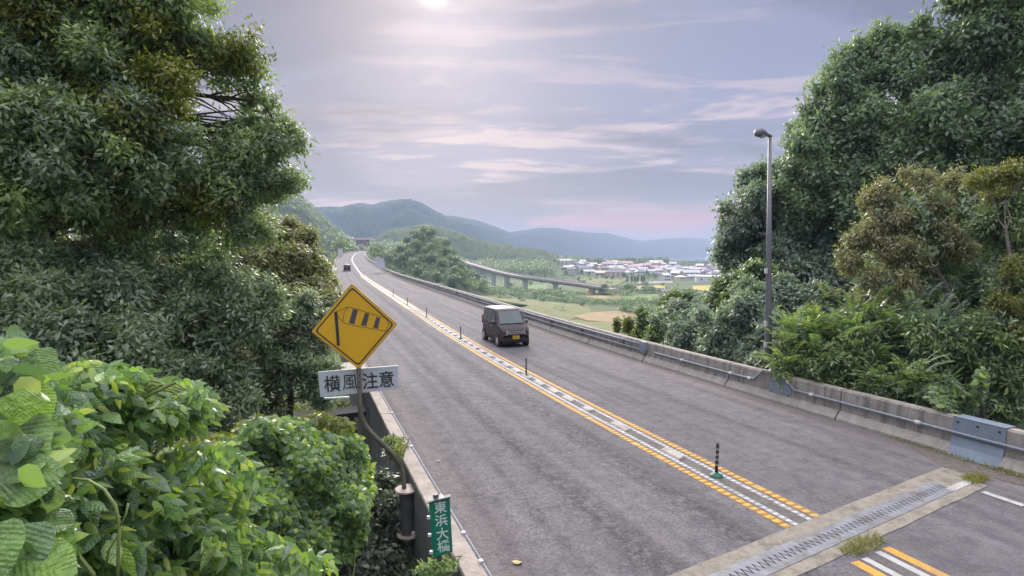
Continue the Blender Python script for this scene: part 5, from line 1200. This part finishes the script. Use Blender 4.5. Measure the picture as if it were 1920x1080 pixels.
# leafy trees left, below the road, seen through the gap
for i, (px, py, D, r) in enumerate(((470, 800, 30, 120), (560, 790, 34, 100), (640, 780, 36, 80), (400, 830, 26, 120), (600, 850, 26, 110))):
    c = U(px, py+30, D); bl = [(c.x+R.uniform(-1, 1)*r*D/FPX*.5, c.y+R.uniform(-1, 1)*2, c.z+R.uniform(-.3, .3)*r*D/FPX, r*D/FPX*.6, r*D/FPX*.6, r*D/FPX*.5, 1) for _ in range(5)]
    b = Vector((c.x, c.y, min(gz(c.x, c.y), c.z-3)))
    tree('sunlit_tree', 'bright yellow green tree down the slope behind the bush, %s from the left' % ORD(sorted([470, 560, 640, 400, 600]).index(px)+1), 'tree', b, bl, 9000, .22, .12, 'lf_yel', 'bark', .12, 150+i, group='trees down the left slope', ntw=60, per=8)

# right side ----------------------------------------------------------
def RT(px, py, r, D, **k): return PB(px, py, r, D, **k)
bl = [RT(1850, 60, 95, 25), RT(1900, 170, 110, 24), RT(1780, 110, 75, 26), RT(1700, 130, 75, 27), RT(1630, 130, 65, 28), RT(1580, 150, 50, 28), RT(1600, 230, 70, 27), RT(1700, 230, 80, 26), RT(1800, 240, 85, 25, dens=.7), RT(1560, 300, 75, 27), RT(1640, 320, 80, 26, dens=.7), RT(1740, 330, 80, 25), RT(1850, 330, 90, 24), RT(1540, 240, 55, 28), RT(1960, 60, 110, 24), RT(1960, 300, 110, 23), RT(1860, -20, 80, 25), RT(1520, 350, 50, 27), RT(1720, 60, 30, 27), RT(1620, 400, 70, 26), RT(1700, 400, 60, 26), RT(1560, 380, 60, 27), RT(1820, 420, 70, 25), RT(1500, 420, 40, 28), RT(1750, 180, 60, 26), RT(1660, 90, 40, 28), RT(1600, 100, 30, 28)]
b5 = U(1760, 700, 27); b5.z = gz(b5.x, b5.y)
tree('broadleaf_tree', 'tallest broadleaf tree at the upper right with pinholes of sky', 'tree', b5, bl, 190000, .26, .12, 'lf_right', 'bark', .38, 201, ntw=900, per=9, lump=.35)
bl = [RT(1450, 370, 62, 30), RT(1510, 390, 70, 29), RT(1420, 430, 60, 31), RT(1390, 500, 45, 31), RT(1470, 470, 80, 29), RT(1550, 470, 75, 28), RT(1400, 570, 55, 29, dens=.5), RT(1480, 560, 75, 28), RT(1560, 560, 75, 27), RT(1375, 440, 32, 31), RT(1500, 250, 25, 30), RT(1505, 300, 32, 30), RT(1430, 330, 30, 31), RT(1360, 400, 18, 31, dens=.5), RT(1405, 345, 22, 31, dens=.5), RT(1370, 560, 28, 30), RT(1360, 470, 26, 31), RT(1430, 500, 50, 30), RT(1540, 330, 40, 29), RT(1480, 330, 35, 30), RT(1480, 420, 50, 30)]
b6 = U(1480, 680, 29); b6.z = gz(b6.x, b6.y)
tree('rounded_tree', 'rounded bluish green tree behind the street lamp', 'tree', b6, bl, 140000, .24, .12, 'lf_round', 'bark', .28, 211, ntw=700, per=9)
bl = [RT(1680, 430, 45, 17), RT(1620, 445, 28, 17), RT(1750, 390, 40, 17), RT(1820, 385, 38, 17), RT(1690, 480, 38, 16.5), RT(1780, 450, 40, 16.5), RT(1590, 490, 22, 17), RT(1700, 530, 26, 16), RT(1850, 430, 36, 17), RT(1650, 370, 30, 17.5), RT(1720, 340, 24, 17.5), RT(1640, 520, 20, 16.4), RT(1790, 345, 24, 17.4)]
b7 = U(1840, 760, 16); b7.z = gz(b7.x, b7.y)
tree('seeding_tree', 'tree with tan brown seed clusters and a forked bare trunk at the right', 'tree', b7, bl, 46000, .13, .045, 'lf_seed', 'bark_pale', .12, 221, forks=[U(1828, 640, 16), U(1790, 560, 16.2), U(1740, 490, 16.4)], ntw=500, per=10, droop=.7, sub=18, inner=.2, extra=[('green_leaves', [RT(1690, 440, 90, 17.6), RT(1790, 430, 90, 17.6), RT(1720, 500, 70, 17)], 12000, .2, .08, 'lf_right')])
bl = [RT(1760, 560, 75, 19), RT(1660, 560, 70, 20), RT(1600, 620, 70, 20), RT(1680, 640, 70, 19), RT(1850, 560, 70, 18), RT(1760, 650, 60, 18), RT(1530, 630, 60, 21), RT(1900, 620, 60, 18), RT(1880, 470, 60, 19), RT(1900, 720, 75, 18), RT(1850, 720, 50, 18.5), RT(1950, 760, 80, 17.5), RT(1800, 720, 50, 18.5), RT(1600, 690, 60, 19.5), RT(1740, 720, 50, 19)]
b8 = U(1700, 740, 19.5); b8.z = gz(b8.x, b8.y)
tree('undergrowth_tree', 'dark dense undergrowth tree behind the right barrier', 'tree', b8, bl, 110000, .17, .085, 'lf_round', 'bark', .16, 231, ntw=500, per=9)
fronds_later = bl
# golden blossoms
bl = [RT(1880, 350, 32, 14.5), RT(1840, 335, 22, 14.8), RT(1905, 330, 30, 14.4), RT(1900, 500, 20, 13.5), RT(1890, 570, 22, 13.5), RT(1910, 620, 26, 13.3), RT(1870, 560, 14, 13.6), RT(1875, 580, 14, 13.6)]
gb = [RT(1900, 540, 45, 14), RT(1880, 620, 40, 13.6), RT(1910, 450, 50, 14.5), RT(1895, 700, 30, 13.4), RT(1930, 620, 50, 13.6), RT(1860, 400, 40, 14.8), RT(1900, 400, 40, 14.5), RT(1890, 760, 25, 13.3)]
b9 = U(1905, 830, 13.2); b9.z = gz(b9.x, b9.y)
tree('golden_tree', 'slender tree with golden yellow blossom at the right edge', 'tree', b9, bl, 9000, .09, .035, 'lf_gold', 'bark_pale', .07, 241, ntw=300, per=9, extra=[('foliage', gb, 34000, .15, .055, 'lf_bush')], sub=16, inner=.2)
# left spray with feathery leaves on the lower right
bl = [RT(1800, 640, 45, 14.5), RT(1760, 650, 40, 14.5), RT(1850, 640, 45, 14.3), RT(1730, 620, 25, 14.6), RT(1740, 670, 20, 14.6), RT(1880, 690, 30, 13.8)]
ba = U(1845, 780, 14.2); ba.z = gz(ba.x, ba.y)
tree('feathery_tree', 'small tree with drooping feathery leaf sprays before the dark undergrowth', 'tree', ba, bl, 22000, .17, .055, 'lf_bush', 'bark_pale', .06, 251, forks=[U(1840, 700, 14.2), U(1825, 640, 14.3)], ntw=300, per=11, droop=.7)
# thin trunks in the gap
for i, (px, x2, D) in enumerate(((1868, 1874, 14.8), (1880, 1870, 15.2), (1893, 1902, 14.6), (1858, 1850, 15.8))):
    a = U(px, 800, D); a.z = gz(a.x, a.y); c = U(x2, 640, D); t = empty('sapling', a, 'thin bare sapling trunk in the gap at the right, %s from the left' % ORD(sorted([1868, 1880, 1893, 1858]).index(px)+1), 'sapling', 'sapling trunks')
    mb = MB(); mb.tube([a, a.lerp(c, .5)+Vector((.04, 0, 0)), c, U(x2+R.uniform(-15, 15), 560, D)], [.035, .03, .022, .01], 7); world_child(mb.build('trunk', M['bark_pale'], smooth=True), t)
    crown('leaves', [PB(x2, 600, 28, D)], 1500, .12, .05, M['lf_bush'], t, 300+i)

# roadside bushes with pinnate fronds --------------------------------------
def fronds(name, label, blobs, nf, Lf, leafl, leafw, mat, seed, extra=9000, base=None, up=.35):
    """fronds: arching stalks with paired leaflets; the 300 that show largest are parts, the rest one stuff part"""
    rs = np.random.RandomState(seed); C, d, k = crown_points(blobs, nf, rs, .55, .3)
    B = np.array(blobs); c0 = B[:, :3].mean(0); bs_ = Vector(base) if base is not None else Vector((c0[0], c0[1], gz(c0[0], c0[1])))
    t = empty(name, bs_, label, 'bush')
    npair = 8; tt = np.linspace(.12, 1, npair)
    # one shared frond mesh, arching along +y
    P = []; Dn = []; Nn = []
    for q in tt:
        for sd in (-1, 1):
            y = q*Lf; z = -.35*Lf*q*q+.1*Lf*q; P.append((0, y, z)); Dn.append((sd*.95, .45, -.15)); Nn.append((0, 0, 1))
    P.append((0, Lf, -.25*Lf)); Dn.append((0, 1, -.5)); Nn.append((0, 0, 1))
    n = len(P)
    me = leaves_mesh('frond', np.array(P), np.array(Dn), np.array(Nn, float), np.full(n, leafl), np.full(n, leafw), rs.uniform(0, 1, n), mat, .12, .15)
    for i in range(min(nf, 260)):
        f = unit(d[i]*.8+rs.normal(size=3)*.35+np.array([0, -.25, up])); fv = Vector(f)
        q = fv.to_track_quat('Y', 'Z'); o = link('frond', me, t); o.rotation_mode = 'QUATERNION'; o.rotation_quaternion = q
        o.location = Vector(C[i])-bs_; s_ = rs.uniform(.7, 1.25); o.scale = (s_,)*3
    crown('inner_leaves', [tuple(list(b[:3])+[x*.93 for x in b[3:6]]+[b[6]]) for b in blobs], extra, leafl*1.1, leafw*1.1, mat, t, seed+5, per=9)
    mb = MB()
    for b in blobs: mb.tube([bs_, bs_.lerp(Vector(b[:3]), .6)+Vector((0, 0, .1)), b[:3]], [.05, .03, .012], 6)
    world_child(mb.build('stems', M['bark']), t)
    return t
fronds('sumac_bush', 'bright green sumac bush with long feathered leaves behind the right barrier', [RT(1620, 620, 55, 16.5), RT(1660, 640, 50, 16), RT(1600, 660, 55, 16), RT(1640, 690, 45, 15.6), RT(1560, 670, 45, 16.3)], 230, .55, .17, .065, M['lf_bush'], 401, 16000)
fronds('sumac_bush', 'low yellowish sumac bush close to the lamp post on the right', [RT(1500, 650, 40, 17), RT(1535, 640, 40, 17.2), RT(1480, 690, 28, 16.6), RT(1540, 700, 30, 16), RT(1500, 620, 30, 17.6)], 200, .5, .15, .06, M['lf_bush'], 402, 12000)
fronds('sumac_bush', 'darker feathered bush below the tan seeding tree', [RT(1760, 640, 45, 15.2), RT(1820, 660, 40, 15), RT(1720, 600, 35, 15.6), RT(1870, 700, 35, 14.6)], 200, .5, .15, .055, M['lf_round'], 405, 5000)
fronds('sumac_bush', 'small spray of feathered leaves hanging over the right barrier', [RT(1720, 715, 30, 13.8), RT(1760, 735, 26, 13.4), RT(1690, 735, 22, 14), RT(1650, 720, 28, 14.6)], 130, .42, .12, .045, M['lf_bush'], 403, 6000)
fronds('seeding_sprays', 'hanging feathered sprays turning tan, high among the trees at the right', fronds_later, 250, .75, .2, .07, M['lf_seed'], 404, 1500, base=(b7.x, b7.y, b7.z), up=.0)
# broadleaf bush band from lamp to the left along the barrier
for i, (label, bls, n, m_) in enumerate((
    ('rounded bush right behind the barrier, just left of the lamp post', [RT(1400, 600, 45, 21), RT(1430, 640, 35, 20), RT(1380, 640, 40, 21), RT(1340, 620, 40, 22), RT(1410, 560, 35, 22)], 26000, 'lf_round'),
    ('large leaved greyish bush behind the barrier above the long conduit', [RT(1300, 600, 45, 25), RT(1340, 580, 35, 26), RT(1280, 630, 30, 24), RT(1330, 645, 28, 23), RT(1260, 600, 30, 26)], 26000, 'lf_round'),
    ('yellowish green bush behind the barrier near the white board', [RT(1240, 605, 28, 29), RT(1215, 600, 20, 31), RT(1270, 640, 16, 27), RT(1225, 625, 18, 29), RT(1270, 575, 25, 31)], 20000, 'lf_bush'),
    ('low scrub at the start of the bushes beside the twin rails', [RT(1180, 612, 16, 36), RT(1205, 618, 16, 34), RT(1160, 608, 9, 38), RT(1230, 628, 10, 31)], 9000, 'lf_yel'),
    ('tall light green bush rising left of the lamp post', [RT(1390, 540, 30, 24), RT(1350, 545, 25, 25), RT(1420, 520, 25, 24), RT(1370, 580, 30, 24)], 16000, 'lf_bush'),
    ('low ground hugging bush at the foot of the lamp post', [RT(1430, 682, 22, 18.8), RT(1400, 672, 20, 20), RT(1365, 668, 18, 21), RT(1455, 690, 18, 18.2), RT(1330, 660, 14, 22.5)], 12000, 'lf_round'),
    ('dark bush between the lamp post and the sumacs', [RT(1470, 620, 40, 19), RT(1510, 580, 45, 21), RT(1460, 560, 35, 22), RT(1450, 670, 22, 18)], 22000, 'lf_round'))):
    bb = np.array(bls); b = Vector((bb[:, 0].mean(), bb[:, 1].mean(), 0)); b.z = gz(b.x, b.y)
    tree('bush', label, 'bush', b, bls, n, .17, .10, m_, 'bark', .06, 500+i, ntw=60, per=8)

# climbing round leaves near (1790,740)
def big_leaf_mesh(name, wprof, mat, curl=.12, fold=.10, rows=8):
    V = []; fs = []
    for i in range(rows+1):
        t = i/rows; wd = np.interp(t, [q[0] for q in wprof], [q[1] for q in wprof]); z = -curl*t*t*1.2+curl*.25*math.sin(t*3)
        V += [(-wd, t-wprof[0][2]*0, z-fold*wd+.015*math.sin(t*19)), (-wd*.5, t, z-fold*wd*.2), (0, t, z), (wd*.5, t, z-fold*wd*.2), (wd, t, z-fold*wd-.015*math.sin(t*17+1))]
    for i in range(rows):
        for j in range(4): a = i*5+j; fs.append((a, a+1, a+6, a+5))
    mb = MB(); mb.add(V, fs); return mb.mesh(name, mat, True)
W_round = [(0, .10, 0), (.05, .34, 0), (.2, .47, 0), (.4, .50, 0), (.6, .44, 0), (.8, .27, 0), (.92, .12, 0), (1, .0, 0)]
W_long = [(0, .02, 0), (.08, .10, 0), (.25, .19, 0), (.45, .22, 0), (.65, .17, 0), (.82, .08, 0), (.93, .03, 0), (1, 0, 0)]
W_ovate = [(0, .06, 0), (.06, .24, 0), (.2, .36, 0), (.4, .36, 0), (.6, .26, 0), (.8, .11, 0), (.92, .035, 0), (1, 0, 0)]
LM = {}
for nm, wp_, mt in (('round', W_round, 'bl_round'), ('long', W_long, 'bl_long'), ('vine', W_ovate, 'bl_vine')):
    LM[nm] = [big_leaf_mesh('leaf', wp_, M[mt], c, f) for c, f in ((.10, .15), (.28, .35), (-.08, .25))]
def leafy(name, label, base, sampler, nbig, nsmall, kind, size, smat, seed, cat='plant', small_l=None, tilt=(0, 0, 0), handmade=()):
    """a plant whose 300 largest leaves are objects and the rest one stuff part"""
    rs = np.random.RandomState(seed); t = empty(name, base, label, cat); bsv = Vector(base)
    def orient(nrm, dirv):
        n = Vector(nrm).normalized(); y = Vector(dirv); y = (y-n*y.dot(n)).normalized(); x = y.cross(n); return Matrix((x, y, n)).transposed().to_quaternion()
    for (p, sz, nrm, dv) in handmade:
        o = link('leaf', LM[kind][0], t); o.rotation_mode = 'QUATERNION'; o.rotation_quaternion = orient(nrm, dv); o.location = p-bsv; o.scale = (sz,)*3
    for i in range(nbig-len(handmade)):
        p, nn = sampler(rs, 0.0); p = Vector(p)
        nrm = Vector(nn)+Vector(rs.normal(size=3))*.42; dv = Vector((rs.normal()*.8+.25, rs.normal()*.5-.3, -.55+rs.normal()*.35))
        o = link('leaf', LM[kind][rs.randint(3)], t); o.rotation_mode = 'QUATERNION'; o.rotation_quaternion = orient(nrm, dv)
        o.location = p-bsv; s_ = size*rs.uniform(.45, 1.2); o.scale = (s_, s_, s_)
    P = []; Dn = []; Nn = []
    for i in range(nsmall):
        p, nn = sampler(rs, rs.uniform(0, 1)); P.append(p); Nn.append(np.array(nn)+rs.normal(size=3)*.5); Dn.append((rs.normal()*.8+.2, rs.normal()*.5-.2, -.5+rs.normal()*.4))
    P = np.array(P); l = small_l or size*.8
    wr_ = {'round': .8, 'long': .42, 'vine': .68}[kind]
    me = leaves6('small_leaves', P, np.array(Dn), np.array(Nn), l*rs.uniform(.55, 1.15, nsmall), l*wr_*rs.uniform(.6, 1.1, nsmall), np.clip(rs.uniform(0, 1, nsmall)**1.3, 0, 1), smat)
    o = world_child(link('small_leaves', me), t); o['kind'] = 'stuff'
    mb = MB()
    for i in range(26):
        p, nn = sampler(rs, .6); p = Vector(p); q = bsv.lerp(p, .5)+Vector((rs.normal()*.1, rs.normal()*.1, .15)); mb.tube([bsv, q, p], [.012, .009, .004], 5)
    world_child(mb.build('stems', M['stem']), t)
    return t
def px_sampler(regions, depth, thick):
    """regions: list of (cx,cy,rx,ry,weight) ellipses in the picture; depth(px,py) real distance; leaves lie in a layer of given thickness"""
    Wt = np.array([r[4]*r[2]*r[3] for r in regions], float); Wt /= Wt.sum()
    def f(rs, deep):
        r = regions[rs.choice(len(regions), p=Wt)]; a = rs.uniform(0, 6.283); q = math.sqrt(rs.uniform())
        px = r[0]+r[2]*q*math.cos(a); py = r[1]+r[3]*q*math.sin(a); D = depth(px, py)*(1+.06*math.sin(px*.035)*math.cos(py*.04))+thick*deep+rs.normal()*.05
        v = U(px, py, D); return tuple(v), (.15+.25*math.sin(px*.05), -.75, .75+.3*math.sin(py*.06))
    return f
gx0 = U(60, 1200, 1.9); 
# round leaved climber, bottom left corner
sz = .155
def hm(px, py, D, s, nrm, dv): return (U(px-30, py, D*1.08), s*.86, nrm, dv)
hand = [hm(60, 800, 1.75, .23, (-.25, -.9, .45), (.9, -.1, -.75)), hm(25, 830, 1.7, .22, (.1, -.6, .8), (1, 0, -.5)), hm(10, 700, 1.8, .16, (-.2, -.9, .4), (.8, .1, -.3)), hm(95, 655, 1.9, .125, (.3, -.8, .5), (.5, -.1, -.8)), hm(60, 650, 1.9, .10, (.1, -.8, .6), (.9, 0, -.3)), hm(30, 640, 1.95, .11, (0, -.7, .7), (.8, 0, .2)), hm(70, 985, 1.55, .19, (.05, -.8, .6), (.4, -.1, -.9)), hm(5, 990, 1.5, .2, (-.1, -.8, .6), (.6, 0, -.8)), hm(30, 905, 1.6, .2, (.1, -.75, .6), (.9, -.1, .35)), hm(60, 1050, 1.5, .2, (.2, -.6, .8), (.9, 0, -.15)), hm(155, 830, 2.1, .10, (.3, -.8, .4), (.3, 0, -.9)), hm(70, 735, 1.8, .16, (.3, -.8, .5), (.7, 0, -.7))]
s1 = px_sampler([(10, 690, 50, 55, 1), (20, 860, 80, 110, 1), (30, 1020, 100, 80, 1)], lambda a, b: 1.95-.0005*(b-650)+.0012*a, .35)
leafy('round_leaf_climber', 'climber with large round pale green leaves in the bottom left corner', gx0+Vector((0, .3, -.8)), s1, 70, 1500, 'round', .105, M['lf_vine'], 601, 'climber', .09, handmade=hand)
# long leaved shrub
dl = lambda a, b: 2.3+.0028*max(0, a-60)+.0016*max(0, 900-b)
s2 = px_sampler([(140, 720, 130, 45, .7), (300, 760, 110, 55, .6), (130, 830, 140, 70, 1), (200, 950, 200, 100, 1.2), (380, 900, 110, 70, .5), (330, 1030, 220, 60, 1.2), (200, 1050, 200, 60, 1), (540, 1060, 90, 30, .6), (110, 650, 60, 20, .0)], dl, .6)
leafy('long_leaf_shrub', 'shrub with long pointed serrated leaves spreading across the lower left', U(250, 1250, 2.9), s2, 300, 15000, 'long', .15, M['lf_vine'], 602, 'shrub', .10)
sprig = px_sampler([(225, 700, 50, 16, 1), (330, 760, 60, 22, 1), (370, 740, 20, 14, 1)], lambda a, b: 3.2, .2)
leafy('leafy_shoot', 'leafy shoot with a pale tip sticking up before the dark tree trunk at the left', U(180, 790, 3.1), sprig, 60, 500, 'long', .13, M['lf_vine'], 603, 'shoot', .09)
# ovate vine mass
dv_ = lambda a, b: 4.2+.0095*max(0, a-350)+.004*max(0, 950-b)
s3 = px_sampler([(540, 860, 140, 60, 1), (625, 900, 75, 85, 1), (480, 900, 110, 90, 1), (560, 980, 130, 80, 1), (420, 960, 90, 90, .9), (640, 990, 50, 60, .7), (520, 810, 70, 30, .6), (650, 850, 40, 36, .9)], dv_, .7)
leafy('vine_mass', 'mass of climbing vine with heart shaped leaves between the shrub and the barrier', U(600, 1250, 6.6), s3, 300, 26000, 'vine', .125, M['lf_vine'], 604, 'vine', .10)
s4 = px_sampler([(500, 815, 60, 35, 1), (520, 870, 25, 60, 1), (420, 850, 60, 40, .6), (600, 800, 60, 25, .8)], lambda a, b: dv_(a, b)+.4, .9)
leafy('vine_mass', 'paler yellow green vine growth on top of the dark bush', U(500, 1150, 7.2), s4, 140, 6000, 'vine', .12, M['lf_yel'], 605, 'vine', .11)
# sprays by the green sign and beside the barrier
s5 = px_sampler([(830, 1055, 30, 14, 1), (800, 1068, 25, 12, 1)], lambda a, b: 5.95, .1)
leafy('creeper', 'small creeper at the foot of the green name sign', U(820, 1095, 5.95), s5, 40, 200, 'vine', .055, M['lf_vine'], 606, 'creeper', .04)
s6 = px_sampler([(735, 822, 18, 6, 1), (745, 838, 14, 8, 1), (753, 850, 6, 8, .5)], lambda a, b: 9.0, .1)
leafy('creeper', 'thin creeper resting on the left barrier behind the bent sign pole', U(750, 870, 9.1), s6, 40, 200, 'vine', .07, M['weed'], 607, 'creeper', .05)
s7 = px_sampler([(1770, 735, 32, 28, 1), (1800, 760, 28, 26, 1), (1838, 720, 8, 30, .7), (1810, 780, 16, 10, .5)], lambda a, b: 12.7, .4)
leafy('round_leaf_vine', 'bright green round leaved vine climbing behind the right barrier near the steel cover', U(1790, 830, 12.9), s7, 240, 3000, 'vine', .17, M['lf_bush'], 608, 'vine', .15)
# arching green shoot and its trailing stem
mb = MB(); st_ = [U(135, 897, 2.0), U(165, 900, 2.0), U(195, 918, 2.0), U(216, 948, 2.0), U(224, 985, 2.0), U(222, 1030, 2.0), U(221, 1085, 2.0)]
mb.tube(st_, [.004, .005, .0055, .006, .006, .006, .006], 8); mb.tube([U(223, 990, 2.0), U(236, 965, 2.0), U(240, 945, 2.0)], .004, 6); mb.tube([U(223, 1000, 2.0), U(205, 1030, 2.02), U(198, 1060, 2.05)], .004, 6)
o = mb.build('arching_stem', M['stem'], smooth=True); tag(o, 'pale green stem arching over the shrub leaves at the lower left', 'stem')
print('objects', len(bpy.data.objects))
